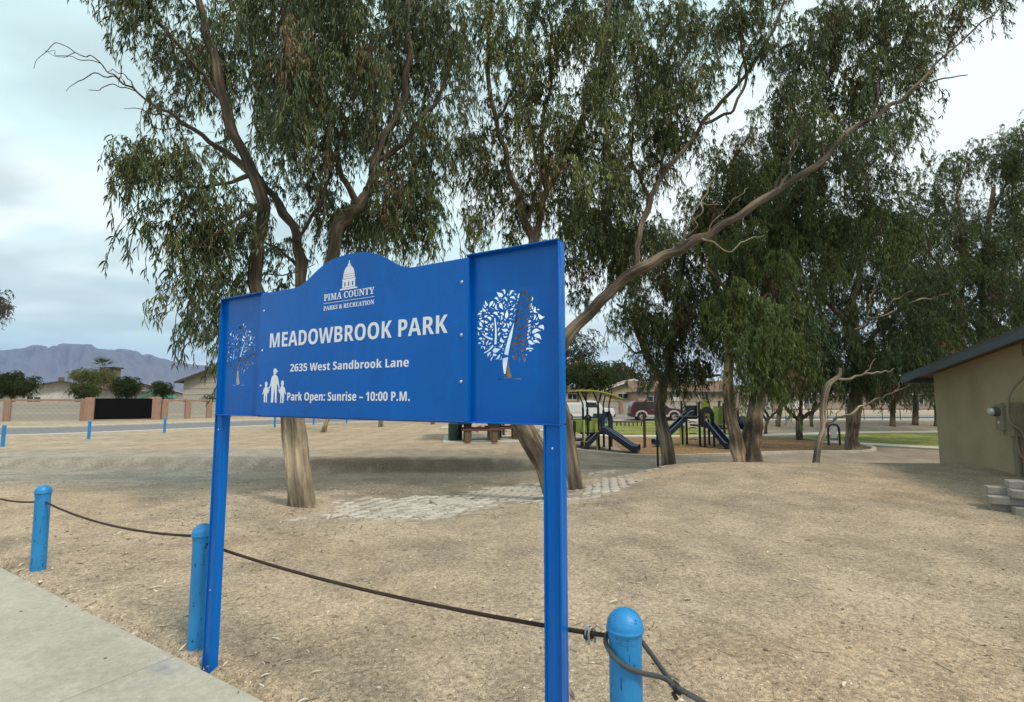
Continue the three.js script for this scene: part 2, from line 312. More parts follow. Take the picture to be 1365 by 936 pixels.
// stacked garden blocks against the building
{
  const o = onGround(1319, 696, 7.1); const wl = thing('block_planter_wall', 'loose stack of grey retaining blocks against the tan building', 'block stack', [o.x + .06, o.y - .11, o.z + .12], -.42);
  const R = rng(9), ms = [[.52, .485, .42], [.43, .40, .34], [.58, .54, .47]].map(c => new THREE.MeshStandardMaterial({ color: lin(...c), map: grainTex, bumpMap: grainBump, bumpScale: .008, roughness: 1 }));
  const g = ext([[-.095, -.12], [.095, -.12], [.12, .08], [.08, .10], [-.08, .10], [-.12, .08]], .085, .008), g2 = ext([[-.075, -.1], [.075, -.1], [.10, .07], [-.10, .07]], .082, .008); for (const q of [g, g2]) { q.rotateX(-Math.PI / 2); q.rotateY(Math.PI); }
  for (let c = 0; c < 5; c++) for (let k = 0; k < 9; k++) { const back = (c + k) & 1; if (c === 4 && k === 0) continue; part(wl, 'block', back ? g2 : g, ms[Math.floor(R() * 3)], k * .205 + .06 + (R() - .5) * .02, c * .106, (back ? -.10 : 0) + (R() - .5) * .03 - c * .035 - (k === 0 ? .12 : 0), (R() - .5) * .06, (R() - .5) * .22, (R() - .5) * .05); }
}

// ---------- park sign ----------
const BLUE = lin(.0, .138, .55);
const paintTex = tex(512, (u, v, i, j) => { const n = .92 + .12 * (fbm(u * 4, v * 3, 5, 141, 4) - .5) + .02 * (hash2(i, j, 3) - .5), w = ss(.64, .74, fbm(u * 22, v * 6, 4, 143, 22)) * .035; return [n + w * 1.6, n + w, n + w * .6]; });
const scuffRough = tex(256, (u, v, i, j) => { const n = .8 + .35 * (fbm(u * 3, v * 3, 5, 151, 3) - .5); return [n, n, n]; }, false);
const warpTex = tex(256, (u, v) => { const n = fbm(u * 3, v * 3, 3, 181, 3); return [n, n, n]; }, false);
const signM = new THREE.MeshPhysicalMaterial({ color: BLUE, map: paintTex, roughnessMap: scuffRough, roughness: .34, specularIntensity: .55, bumpMap: warpTex, bumpScale: .004 });
const whiteM = mat(lin(.82, .83, .86), .45);
const boltM = mat(lin(.55, .56, .60), .35, { metalness: .7 });
{
  const sg = thing('park_sign', 'large blue metal park sign with white lettering and tree cutouts', 'sign', [-1.82, 0, -3.16], -.5483);
  const L = 2.343, Y0 = 1.45, Y1 = 2.165, T = .44, D = .030, th = .006;
  const bev = (w, h, d) => rb(w, h, d, .0022);
  // centre panel with its arched top
  const s = new THREE.Shape(), x0 = T - .012, x1 = L - T + .012, a0 = .732, a1 = 1.60, mid = (a0 + a1) / 2, yt = Y1 - .012;
  s.moveTo(x0, Y0 + .004); s.lineTo(x1, Y0 + .004); s.lineTo(x1, yt); s.lineTo(a1, yt);
  s.bezierCurveTo(a1 - .14, yt + .005, a1 - .17, yt + .128, mid, yt + .128); s.bezierCurveTo(a0 + .17, yt + .128, a0 + .14, yt + .005, a0, yt); s.lineTo(x0, yt); s.lineTo(x0, Y0 + .004);
  const cg = new THREE.ExtrudeGeometry(s, { depth: .004, bevelEnabled: true, bevelSize: .0012, bevelThickness: .0012, bevelSegments: 2, curveSegments: 40 });
  part(sg, 'centre_panel', cg, signM, 0, 0, -.0015);
  // tree cutout: trunk, branches and leaves are real openings in the tray
  function treeHoles(cx, by, seed, sx) {
    const R = rng(seed), holes = [], caps = [];
    
    const put = (shape) => { let x0 = 9, x1 = -9, y0 = 9, y1 = -9; const P = []; shape.forEach((p, i) => { const q = shape[(i + 1) % shape.length]; const m = Math.max(1, Math.ceil(Math.hypot(q[0] - p[0], q[1] - p[1]) / .0014)); for (let k = 0; k < m; k++) P.push([mix(p[0], q[0], k / m), mix(p[1], q[1], k / m)]); x0 = Math.min(x0, p[0]); x1 = Math.max(x1, p[0]); y0 = Math.min(y0, p[1]); y1 = Math.max(y1, p[1]); }); const g = .0021; for (const c of caps) { if (x0 > c.x1 + g || x1 < c.x0 - g || y0 > c.y1 + g || y1 < c.y0 - g) continue; for (const a of P) for (const b of c.P) if (Math.abs(a[0] - b[0]) < g && Math.hypot(a[0] - b[0], a[1] - b[1]) < g) return false; if (inside(c.P, P[0]) || inside(P, c.P[0])) return false; } caps.push({ P, x0, x1, y0, y1 }); holes.push(shape); return true; };
    const inside = (S, p) => { let r = false; for (let i = 0, j = S.length - 1; i < S.length; j = i++) if ((S[i][1] > p[1]) !== (S[j][1] > p[1]) && p[0] < (S[j][0] - S[i][0]) * (p[1] - S[i][1]) / (S[j][1] - S[i][1]) + S[i][0]) r = !r; return r; };
    const blade = (p, q, w0, w1, bend = 0) => {      // a tapered, slightly bent slot
      const dx = q[0] - p[0], dy = q[1] - p[1], l = Math.hypot(dx, dy), nx = -dy / l, ny = dx / l, A = [], B = [];
      for (let i = 0; i <= 8; i++) { const t = i / 8, w = mix(w0, w1, t) * (w1 === 0 ? Math.sin(Math.PI * Math.min(1, .08 + t * .92)) * 1.6 + .08 : 1), o = bend * Math.sin(Math.PI * t); const x = p[0] + dx * t + nx * o, y = p[1] + dy * t + ny * o; A.push([x + nx * w, y + ny * w]); B.unshift([x - nx * w, y - ny * w]); }
      return A.concat(B);
    };
    const W = (x, y) => [cx + x * sx, by + y];
    const branch = (x0, y0, x1, y1, w0, w1, bend = 0) => { const p = W(x0, y0), q = W(x1, y1); put(blade(p, q, w0 * 1.25, w1 * 1.6, bend)); };
    branch(.004, .004, -.012, .088, .0135, .0085, .004); branch(-.06, .0, -.020, .0, .0009, .0009); branch(.026, .0, .065, .0, .0009, .0009);
    branch(-.008, .100, .050, .262, .0088, .0026, .006); branch(.004, .104, .05, .125, .006, .002, .004); branch(.022, .142, .105, .168, .0055, .002, -.004); branch(.042, .196, .108, .216, .004, .0015, .003);
    branch(-.022, .100, -.058, .136, .005, .003, .003); branch(-.061, .146, -.065, .258, .005, .002, -.004); branch(-.072, .142, -.118, .112, .004, .0015, .004); branch(-.012, .142, -.036, .226, .005, .0016, .004); branch(-.075, .168, -.128, .196, .0035, .0015, .004);
    branch(.062, .112, .12, .118, .0045, .0015, .005); branch(.010, .172, .002, .262, .003, .0012, .003); branch(.055, .24, .09, .275, .003, .001, .002);
    for (let n = 0; n < 9000 && holes.length < 300; n++) {
      const a = R() * 6.283, rr = Math.sqrt(R()), x = Math.cos(a) * rr * .150, y = .215 + Math.sin(a) * rr * .140; if (y < .075 || (Math.abs(x) < .03 && y < .11)) continue;
      const th2 = R() * 6.283, big = n < 1600 ? 1 : n < 4500 ? .65 : .42, l = (.018 + R() * .030) * big, w = l * (.13 + R() * .10), b = (R() - .5) * .022 * big;
      const p = W(x, y), q = W(x + Math.cos(th2) * l, y + Math.sin(th2) * l); put(blade(p, q, w, 0, b));
    }
    return holes;
  }
  for (const [tx, seed, nm] of [[0, 12, 'left'], [L - T, 23, 'right']]) {
    const tray = new THREE.Group(); tray.name = 'side_tray'; sg.add(tray);
    const face = sh([[tx + .003, Y0 + .003], [tx + T - .003, Y0 + .003], [tx + T - .003, Y1 - .003], [tx + .003, Y1 - .003]]);
    for (const h of treeHoles(tx < 1 ? .182 : 2.095, 1.628, seed, 1)) face.holes.push(new THREE.Path(h.map(p => new THREE.Vector2(...p))));
    part(tray, 'cutout_plate', new THREE.ExtrudeGeometry(face, { depth: .003, bevelEnabled: false }), signM, 0, 0, -D);
    part(tray, 'top_flange', bev(T, th, D + .004), signM, tx + T / 2, Y1, -D / 2 + .002);
    part(tray, 'bottom_flange', bev(T, th, D + .004), signM, tx + T / 2, Y0, -D / 2 + .002);
    for (const sx of [0, 1]) { const deep = (tx > 1) === (sx === 1) ? .056 : D + .001; part(tray, 'side_flange', bev(th, Y1 - Y0 - th, deep), signM, tx + (sx ? T - th / 2 : th / 2), (Y0 + Y1) / 2, -deep / 2); }
  }
  // back stiffeners behind the centre panel
  for (const y of [Y0 + .03, Y1 - .05]) part(sg, 'back_rail', bev(L - 2 * T, .04, .04), signM, L / 2, y, -.032);
  part(sg, 'bottom_lip', bev(L - 2 * T - .004, .006, .05), signM, L / 2, Y0 - .002, -.026);
  // channel posts
  for (const px of [.036, L - .036]) {
    const p = new THREE.Group(); p.name = 'post'; sg.add(p); const top = px < 1 ? Y0 - .003 : Y0 - .003, h = top + .35;
    part(p, 'web', bev(.060, h, .006), signM, px, top - h / 2, -.012);
    for (const sx of [-1, 1]) part(p, 'flange', bev(.006, h, .056), signM, px + sx * .033, top - h / 2, -.029);
    part(p, 'back_web', bev(.060, h, .006), signM, px, top - h / 2, -.053);
    for (const by of [1.36, .42]) part(p, 'bolt', new THREE.SphereGeometry(.005, 8, 6), boltM, px, by, -.008);
  }
  for (const bxp of [T + .022, L - T - .022]) for (const by of [Y0 + .17, Y0 + .37, Y0 + .60]) { const bo = part(sg, 'bolt', new THREE.SphereGeometry(.0075, 10, 8), boltM, bxp, by, .004); bo.scale.z = .6; }
  // lettering: thin applied film
  const sans = await new FontLoader().loadAsync('fonts/droid/droid_sans_bold.typeface.json'), serif = await new FontLoader().loadAsync('fonts/droid/droid_serif_bold.typeface.json');
  function word(text, font, x0, x1, base, cap, name, grow = 0) {
    const shapes = font.generateShapes(text, 1); const g = new THREE.ExtrudeGeometry(shapes, { depth: .0006, bevelEnabled: grow > 0, bevelSize: grow, bevelThickness: .0001, bevelSegments: 1, curveSegments: 8 });
    g.computeBoundingBox(); const b = g.boundingBox; const capG = new THREE.ShapeGeometry(font.generateShapes('H', 1)); capG.computeBoundingBox();
    g.translate(-b.min.x, 0, 0); g.scale((x1 - x0) / (b.max.x - b.min.x), cap / capG.boundingBox.max.y, 1); g.translate(x0, base, .0042); part(sg, name, g, whiteM);
  }
  word('MEADOWBROOK PARK', sans, .532, 1.806, 1.834, .081, 'lettering');
  word('2635 West Sandbrook Lane', sans, .724, 1.584, 1.694, .0405, 'lettering');
  word('Park Open: Sunrise \u2013 10:00 P.M.', sans, .708, 1.594, 1.538, .0425, 'lettering');
  word('PIMA COUNTY', serif, .982, 1.352, 2.056, .034, 'lettering');
  word('PARKS & RECREATION', serif, .982, 1.352, 2.005, .022, 'lettering');
  part(sg, 'rule_line', bx(.372, .0022, .0006), whiteM, 1.167, 2.042, .0046);
  // domed courthouse emblem
  {
    const E = new THREE.Group(); E.name = 'dome_emblem'; sg.add(E); const X = 1.168, Yb = 2.098, z = .0042;
    const flat = (pts, name, holes = []) => { const f = sh(pts.map(p => [X + p[0], Yb + p[1]])); for (const h of holes) f.holes.push(new THREE.Path(h.map(p => new THREE.Vector2(X + p[0], Yb + p[1])))); part(E, name, new THREE.ExtrudeGeometry(f, { depth: .0006, bevelEnabled: false }), whiteM, 0, 0, z); };
    flat([[-.064, 0], [.064, 0], [.064, .005], [.052, .009], [-.052, .009], [-.064, .005]], 'steps');
    const win = (x) => { const p = [[x - .005, .018], [x + .005, .018], [x + .005, .034]]; for (let i = 1; i < 6; i++) p.push([x + .005 * Math.cos(i * Math.PI / 6), .034 + .006 * Math.sin(i * Math.PI / 6)]); p.push([x - .005, .034]); return p; };
    flat([[-.046, .011], [.046, .011], [.046, .048], [.049, .050], [.049, .055], [-.049, .055], [-.049, .050], [-.046, .048]], 'drum', [win(-.028), win(0), win(.028)]);
    const rib = (y0, y1) => { const L2 = [], R2 = []; for (let i = 0; i <= 6; i++) { const y = mix(y0, y1, i / 6), w = .043 * Math.sqrt(Math.max(0, 1 - ((y - .058) / .066) ** 2)); R2.push([w, y]); L2.unshift([-w, y]); } return R2.concat(L2); };
    flat(rib(.057, .066), 'dome_band'); flat(rib(.0685, .0765), 'dome_band'); flat(rib(.079, .120), 'dome_cap');
    for (const y of [.0672, .0778]) for (let k = -4; k <= 4; k++) flat([[k * .0085 - .0018, y - .002], [k * .0085 + .0018, y - .002], [k * .0085 + .0018, y + .002], [k * .0085 - .0018, y + .002]], 'dome_rib');
    flat([[-.011, .121], [.011, .121], [.010, .130], [.004, .134], [.0025, .150], [-.0025, .150], [-.004, .134], [-.010, .130]], 'lantern');
  }
  // family silhouette: adult with cap holding two children by the hand
  {
    const fam = new THREE.Group(); fam.name = 'family_emblem'; sg.add(fam);
    const fig = (pts, name, cx, cy, sc) => part(fam, name, new THREE.ExtrudeGeometry(sh(pts.map(p => [cx + p[0] * sc, cy + p[1] * sc])), { depth: .0006, bevelEnabled: false }), whiteM, 0, 0, .0042);
    const adult = [[-.11, 0], [-.02, 0], [.0, .05], [.01, .24], [.04, .44], [.07, .24], [.08, .03], [.10, 0], [.17, .0], [.155, .05], [.155, .30], [.15, .52], [.16, .56], [.20, .50], [.235, .42], [.275, .40], [.27, .45], [.235, .55], [.20, .66], [.16, .76], [.09, .80], [.055, .815], [.06, .84], [.10, .85], [.115, .90], [.19, .905], [.17, .925], [.11, .935], [.09, .98], [.03, 1.0], [-.03, .98], [-.05, .92], [-.04, .86], [-.015, .83], [-.03, .80], [-.10, .77], [-.14, .68], [-.16, .56], [-.20, .48], [-.255, .44], [-.27, .40], [-.23, .395], [-.16, .45], [-.11, .52], [-.11, .36], [-.10, .16]];
    const child = [[-.10, 0], [.0, 0], [.0, .05], [-.01, .22], [.02, .40], [.05, .22], [.06, .0], [.15, 0], [.12, .06], [.13, .30], [.15, .46], [.20, .42], [.24, .50], [.30, .58], [.27, .62], [.20, .60], [.16, .68], [.10, .73], [.06, .745], [.10, .78], [.125, .86], [.10, .95], [.03, 1.0], [-.05, .97], [-.08, .88], [-.06, .79], [-.02, .745], [-.09, .72], [-.16, .64], [-.21, .50], [-.26, .40], [-.22, .37], [-.15, .46], [-.12, .52], [-.13, .30]];
    fig(adult, 'adult_figure', .585, 1.526, .190); fig(child, 'child_figure', .512, 1.527, .117); fig(child.map(p => [-p[0], p[1]]), 'child_figure', .664, 1.524, .124);
  }
}

// ---------- bollards and cable ----------
const scuffTex = tex(512, (u, v, i, j) => { const n = .90 + .16 * (fbm(u * 5, v * 4, 5, 145, 5) - .5) + .03 * (hash2(i, j, 3) - .5), s = ss(.66, .71, fbm(u * 18 + 3, v * 26, 4, 147, 0)) * .3, d = ss(.75, .79, fbm(u * 30, v * 22 + 4, 3, 149, 30)) * .8; return [mix(mix(n, 1.0, s), .45, d), mix(mix(n, 1.0, s), .36, d * .9), mix(mix(n, 1.0, s * .4), .30, d)]; });
scuffTex.wrapS = scuffTex.wrapT = THREE.MirroredRepeatWrapping;
const bollardM = new THREE.MeshStandardMaterial({ color: lin(.02, .27, .64), map: scuffTex, roughnessMap: scuffRough, roughness: .55, bumpMap: grainBump, bumpScale: .0006 });
const bollardGeo = new THREE.LatheGeometry([[.0565, -.4], [.057, 0], [.0565, .30], [.0565, .668]].map(p => new THREE.Vector2(...p)), 36);
const capPts = [[.0575, .655], [.0595, .668], [.0600, .682], [.0655, .686], [.0665, .691], [.0640, .696]]; for (let i = 0; i <= 10; i++) { const a = i / 10 * Math.PI / 2; capPts.push([.0635 * Math.cos(a), .697 + .062 * Math.sin(a)]); }
const capGeo = new THREE.LatheGeometry(capPts.map(p => new THREE.Vector2(Math.max(0, p[0]), p[1])), 36);
const bollardSpots = [[-6.65, 6.28], [-4.3, 4.81], [-1.955, 3.34], [.395, 1.88], [2.74, .41]];
const bollardLabels = ['blue pipe bollard at the far end of the cable', 'blue pipe bollard standing beside the pavement away from the sign', 'blue pipe bollard half hidden behind the sign post', 'blue pipe bollard with a grey cable loop round its neck', 'blue pipe bollard at the slack end of the grey cable'];
bollardSpots.forEach(([x, d], i) => {
  const o = thing('bollard', bollardLabels[i], 'bollard', [x, i === 3 ? .055 : 0, -d], i * 1.3, 'blue bollards beside the pavement');
  o.rotation.z = [0, .012, -.006, .004, 0][i];
  part(o, 'pipe', bollardGeo, bollardM); part(o, 'domed_cap', capGeo, bollardM);
  if (i === 3) { const g = new THREE.TorusGeometry(.0574, .0012, 5, 30, 3.4); g.rotateX(Math.PI / 2); }
});
const cableBump = tex(128, (u, v) => { const n = .5 + .5 * Math.sin((u + v) * Math.PI * 2 * 6); return [n, n, n]; }, false);
{
  const rust = new THREE.MeshStandardMaterial({ color: lin(.085, .05, .032), roughness: .85, bumpMap: cableBump, bumpScale: .002, map: grainTex }), grey = new THREE.MeshStandardMaterial({ color: lin(.105, .115, .115), roughness: .6, metalness: .4, bumpMap: cableBump, bumpScale: .002 });
  const P = bollardSpots.map(([x, d]) => V(x, .60, -d)), dir = V(TDX, 0, TDZ);
  const sag = (a, b, drop, n = 14) => { const o = []; for (let i = 0; i <= n; i++) { const t = i / n, p = a.clone().lerp(b, t); p.y -= drop * 4 * t * (1 - t); o.push(p); } return o; };
  const strandGeo = (pts, r, lay) => {                // seven twisted wires: six round a core
    const c = new THREE.CatmullRomCurve3(pts), len = c.getLength(), n = Math.max(40, Math.round(len / lay * 10)), fr = c.computeFrenetFrames(n), gs = [];
    for (let k = 0; k < 6; k++) { const q = []; for (let i = 0; i <= n; i++) { const p = c.getPointAt(i / n), a = i / n * len / lay * 6.283 + k * 1.0472; q.push(p.addScaledVector(fr.normals[i], Math.cos(a) * r * .62).addScaledVector(fr.binormals[i], Math.sin(a) * r * .62)); } gs.push(new THREE.TubeGeometry(new THREE.CatmullRomCurve3(q), n, r * .42, 5)); }
    return mergeGeometries(gs);
  };
  const labels = ['rusty steel cable hung from the end bollard to the one beside the pavement', 'rusty steel cable sagging from the open-standing bollard to the sign post', 'rusty steel cable sagging behind the sign towards the clamped end'];
  [[0, 1, .10], [1, 2, .07], [2, 3, .048]].forEach(([i, j, s], k) => {
    const c = thing('guard_cable', labels[k], 'cable', [0, 0, 0], 0, 'steel cables between the bollards'), a = P[i].clone(), b = P[j].clone(); a.y = [.60, .61, .64][k]; b.y = [.61, .68, .712][k];
    part(c, 'strand', strandGeo(sag(a, b, s), .0085, .09), rust);
    if (k === 2) { // wire rope clamp near the near bollard
      const cl = P[3].clone().addScaledVector(dir, -.135); cl.y = .700;
      const bolt = part(c, 'clamp_bolt', tubePts([V(-.012, -.03, 0), V(-.014, .012, 0), V(0, .026, 0), V(.014, .012, 0), V(.012, -.03, 0)], .0042, 24, 8), mat(lin(.35, .36, .35), .45, { metalness: .6 }), cl.x, cl.y, cl.z, 0, .5, 0);
      part(c, 'clamp_saddle', rb(.04, .016, .022, .005), mat(lin(.06, .055, .05), .7, { metalness: .3 }), cl.x, cl.y - .012, cl.z, 0, .5, 0); part(bolt, 'clamp_bolt', tubePts([V(-.012, -.03, .018), V(-.014, .012, .018), V(0, .026, .018), V(.014, .012, .018), V(.012, -.03, .018)], .0042, 24, 8), mat(lin(.35, .36, .35), .45, { metalness: .6 }));
    }
  });
  const c = thing('guard_cable', 'grey steel cable looped round the bollard and running off to the next', 'cable', [0, 0, 0], 0, 'steel cables between the bollards');
  const b3 = P[3].clone(), knot = V(b3.x + .155, .575, b3.z + .03), loop = [];
  const ang = (deg, y, r = .066) => V(b3.x + r * Math.cos(deg * Math.PI / 180), y, b3.z + r * Math.sin(deg * Math.PI / 180));   // degrees: 0 = right, 90 = towards the camera
  loop.push(knot.clone(), ang(-8, .685, .072), ang(-45, .705), ang(-100, .715), ang(-150, .71), ang(-185, .695), ang(-225, .672), ang(-260, .650), ang(-300, .630, .070), knot.clone().add(V(-.03, .022, .004)), knot.clone().add(V(.012, -.006, 0)));
  part(c, 'loop', strandGeo(loop, .0088, .08), grey);
  const P4 = P[4].clone(); P4.y = .56;
  part(c, 'strand', strandGeo([knot.clone().add(V(-.01, .004, 0)), knot.clone().lerp(P4, .08).add(V(0, -.055, 0)), knot.clone().lerp(P4, .3).add(V(0, -.19, 0)), knot.clone().lerp(P4, .6).add(V(0, -.19, 0)), P4], .0092, .08), grey);
  const dk = mat(lin(.045, .04, .038), .7, { metalness: .4 });
  part(c, 'clamp', rb(.022, .04, .034, .006), dk, knot.x + .012, knot.y - .01, knot.z, 0, .4, .5); part(c, 'clamp_nut', cyl(.008, .008, .022, 6), dk, knot.x + .004, knot.y - .034, knot.z + .006, 0, 0, .5);
}
// ---------- trees ----------
const barkTex = tex(512, (u, v, i, j) => {
  const w = fbm(u * 6, v * 3, 3, 161, 6) * .25, st = fbm((u + w * .15) * 26, v * 3, 4, 163, 0), p = fbm(u * 5, v * 4, 4, 167, 5), f = hash2(i, j, 6);
  const pe = ss(.50, .60, fbm(u * 4, v * 3 + 7, 4, 177, 4)), l = (.54 + .55 * (st - .5) + .40 * (p - .5) + .08 * (f - .5)) * (1 + .20 * pe); return [l, l * .97, l * (.92 - .02 * pe)];
});
barkTex.wrapS = barkTex.wrapT = THREE.MirroredRepeatWrapping;
const barkBump = tex(512, (u, v) => { const n = .6 * fbm(u * 30, v * 4, 4, 171, 0) + .4 * fbm(u * 7, v * 6, 4, 173, 7); return [n, n, n]; }, false);
barkBump.wrapS = barkBump.wrapT = THREE.MirroredRepeatWrapping;
const barkM = (c, bump = .02) => new THREE.MeshStandardMaterial({ color: lin(...c), map: barkTex, bumpMap: barkBump, bumpScale: bump, roughness: .95 });
const BARK = { grey: barkM([.66, .575, .46], .035), tan: barkM([.55, .445, .345], .03), dark: barkM([.30, .24, .185]), pale: barkM([.80, .71, .58], .012), pink: barkM([.74, .56, .43], .018), brown: barkM([.40, .335, .27], .035), stem: barkM([.30, .245, .195], .03) };

function crook(pts, rr, amt, R) {      // bends between the given points so that a branch is never one smooth arc
  const p = [], r = []; pts.forEach((q, i) => { p.push(q); r.push(rr[i]); if (i < pts.length - 1) { const n = pts[i + 1], l = q.distanceTo(n); for (const t of [.36, .7]) { p.push(q.clone().lerp(n, t).add(V((R() - .5) * amt * l, (R() - .5) * amt * l, (R() - .5) * amt * l))); r.push(mix(rr[i], rr[i + 1], t) * (.92 + R() * .16)); } } }); return [p, r];
}
function limbGeo(pts, radii, { rad = 10, flare = 0, seed = 1, step = .1 } = {}) {
  const c = new THREE.CatmullRomCurve3(pts, false, 'centripetal'), len = c.getLength(), n = Math.max(4, Math.min(90, Math.round(len / step))), pos = [], uv = [], idx = [], nodes = [];
  const ringU = Math.max(1, Math.round(radii[Math.floor(radii.length / 2)] * 7)); let N = null;

  for (let i = 0; i <= n; i++) {
    const t = i / n, p = c.getPoint(t), T = c.getTangent(t).normalize();
    if (!N) { N = V(1, 0, 0).addScaledVector(T, -T.x).normalize(); if (N.lengthSq() < .1) N = V(0, 0, 1); } else N.addScaledVector(T, -N.dot(T)).normalize();
    const B = T.clone().cross(N), q = t * (pts.length - 1), k = Math.min(pts.length - 2, Math.floor(q)); let r = mix(radii[k], radii[k + 1], q - k);
    if (flare) r *= 1 + flare * Math.exp(-Math.max(0, t * len - .15) / .22);
    nodes.push({ p: p.clone(), r });
    for (let j = 0; j <= rad; j++) {
      const a = (j % rad) / rad * 6.28318, w = 1 + .24 * (vnoise((j % rad) * .9 + seed * 7, t * len * 2.2, seed) - .5) * 2 * Math.min(1, r / .05) + .10 * (vnoise((j % rad) * 1.7, t * len * .8 + 9, seed + 5) - .5) + (flare ? .22 * Math.exp(-t * len / .3) * Math.sin(a * 3 + seed) : 0);
      const v = p.clone().addScaledVector(N, Math.cos(a) * r * w).addScaledVector(B, Math.sin(a) * r * w); pos.push(v.x, v.y, v.z); uv.push(j / rad * ringU, t * len / 1.1);
    }
  }
  for (let i = 0; i < n; i++) for (let j = 0; j < rad; j++) { const a = i * (rad + 1) + j; idx.push(a, a + 1, a + rad + 1, a + 1, a + rad + 2, a + rad + 1); }
  const g = new THREE.BufferGeometry(); g.setAttribute('position', new THREE.Float32BufferAttribute(pos, 3)); g.setAttribute('uv', new THREE.Float32BufferAttribute(uv, 2)); g.setIndex(idx); g.computeVertexNormals();
  const nm = g.attributes.normal; for (let i = 0; i <= n; i++) { const a = i * (rad + 1), b = a + rad; const v = V(nm.getX(a) + nm.getX(b), nm.getY(a) + nm.getY(b), nm.getZ(a) + nm.getZ(b)).normalize(); nm.setXYZ(a, v.x, v.y, v.z); nm.setXYZ(b, v.x, v.y, v.z); }
  return { g, nodes };
}
// one hanging spray: a drooping twig set with long narrow leaves
function sprayGeo(seed, o = {}) {
  const { L = .60, n = 52, leaf = .106, wide = .0078, droop = 1 } = o, R = rng(seed), pos = [], col = [], nor = [], idx = [];
  const sub = []; const main = new THREE.CatmullRomCurve3([V(0, 0, 0), V(.13, .03, .02), V(.24, -L * .22, .03), V(.28 + R() * .05, -L * .6, .02 + R() * .06), V(.27, -L, .05)]); sub.push(main);
  for (let k = 0; k < 3; k++) { const s = main.getPoint(.2 + k * .2), a = R() * 6.28; sub.push(new THREE.CatmullRomCurve3([s, s.clone().add(V(Math.cos(a) * .10, -.02, Math.sin(a) * .10)), s.clone().add(V(Math.cos(a) * .15, -L * .3 * (.7 + R() * .6), Math.sin(a) * .15))])); }
  const tri = (pts, c, nn) => { const b = pos.length / 3; for (const p of pts) { pos.push(p.x, p.y, p.z); col.push(...c); nor.push(nn.x, nn.y, nn.z); } for (let i = 2; i < pts.length; i++) idx.push(b, b + i - 1, b + i); };
  sub.forEach((c, k) => { const m = k ? 3 : 6; for (let i = 0; i < m; i++) { const p = c.getPoint(i / m), q = c.getPoint((i + 1) / m), w = k ? .0022 : .0035, s = V(w, 0, 0), u = V(0, 0, w); tri([p.clone().sub(s), p.clone().add(s), q.clone().add(s), q.clone().sub(s)], [1.1, .8, .6], V(0, 0, 1)); tri([p.clone().sub(u), p.clone().add(u), q.clone().add(u), q.clone().sub(u)], [1.1, .8, .6], V(1, 0, 0)); } });
  for (let i = 0; i < n; i++) {
    const c = sub[i % 5 < 2 ? 0 : 1 + Math.floor(R() * 3)], p = c.getPoint(.12 + .88 * R()), a = R() * 6.283, l = leaf * (.65 + R() * .6), w = wide * (.7 + R() * .6), dn = .55 + .45 * R() * droop;
    const dir = V(Math.cos(a) * (1.05 - dn), -dn, Math.sin(a) * (1.05 - dn)).normalize(), side = V(-Math.sin(a + (R() - .5) * 2.4), 0, Math.cos(a + (R() - .5) * 2.4)); side.addScaledVector(dir, -side.dot(dir)).normalize();
    const mid = p.clone().addScaledVector(dir, l * .42).add(V(Math.cos(a) * .012, .006, Math.sin(a) * .012)), tip = p.clone().addScaledVector(dir, l).add(V(0, -l * .08, 0)), nn = dir.clone().cross(side).normalize(), s = .78 + R() * .5, y = R();
    tri([p, mid.clone().addScaledVector(side, -w), tip, mid.clone().addScaledVector(side, w)], y < .025 ? [s * 1.7, s * 1.25, s * .95] : [s * (.86 + .14 * y), s, s * (1.0 - .16 * y)], nn);
  }
  const g = new THREE.BufferGeometry(); g.setAttribute('position', new THREE.Float32BufferAttribute(pos, 3)); g.setAttribute('normal', new THREE.Float32BufferAttribute(nor, 3)); g.setAttribute('color', new THREE.Float32BufferAttribute(col, 3)); g.setIndex(idx); return g;
}
const SPRAY = [sprayGeo(1), sprayGeo(2, { L: .5, n: 50 }), sprayGeo(3, { L: .78, n: 56, leaf: .114 })];
const BROAD = [sprayGeo(11, { L: .35, n: 46, leaf: .075, wide: .014, droop: .3 }), sprayGeo(12, { L: .3, n: 50, leaf: .07, wide: .013, droop: .1 })];
const leafM = new THREE.MeshPhysicalMaterial({ color: 0xffffff, vertexColors: true, roughness: .72, transmission: .22, thickness: 0, side: THREE.DoubleSide, specularIntensity: .35 });
const twigM = mat(lin(.13, .10, .075), .95), deadM = mat(lin(.36, .31, .25), .95);
const RX = new THREE.Matrix4();

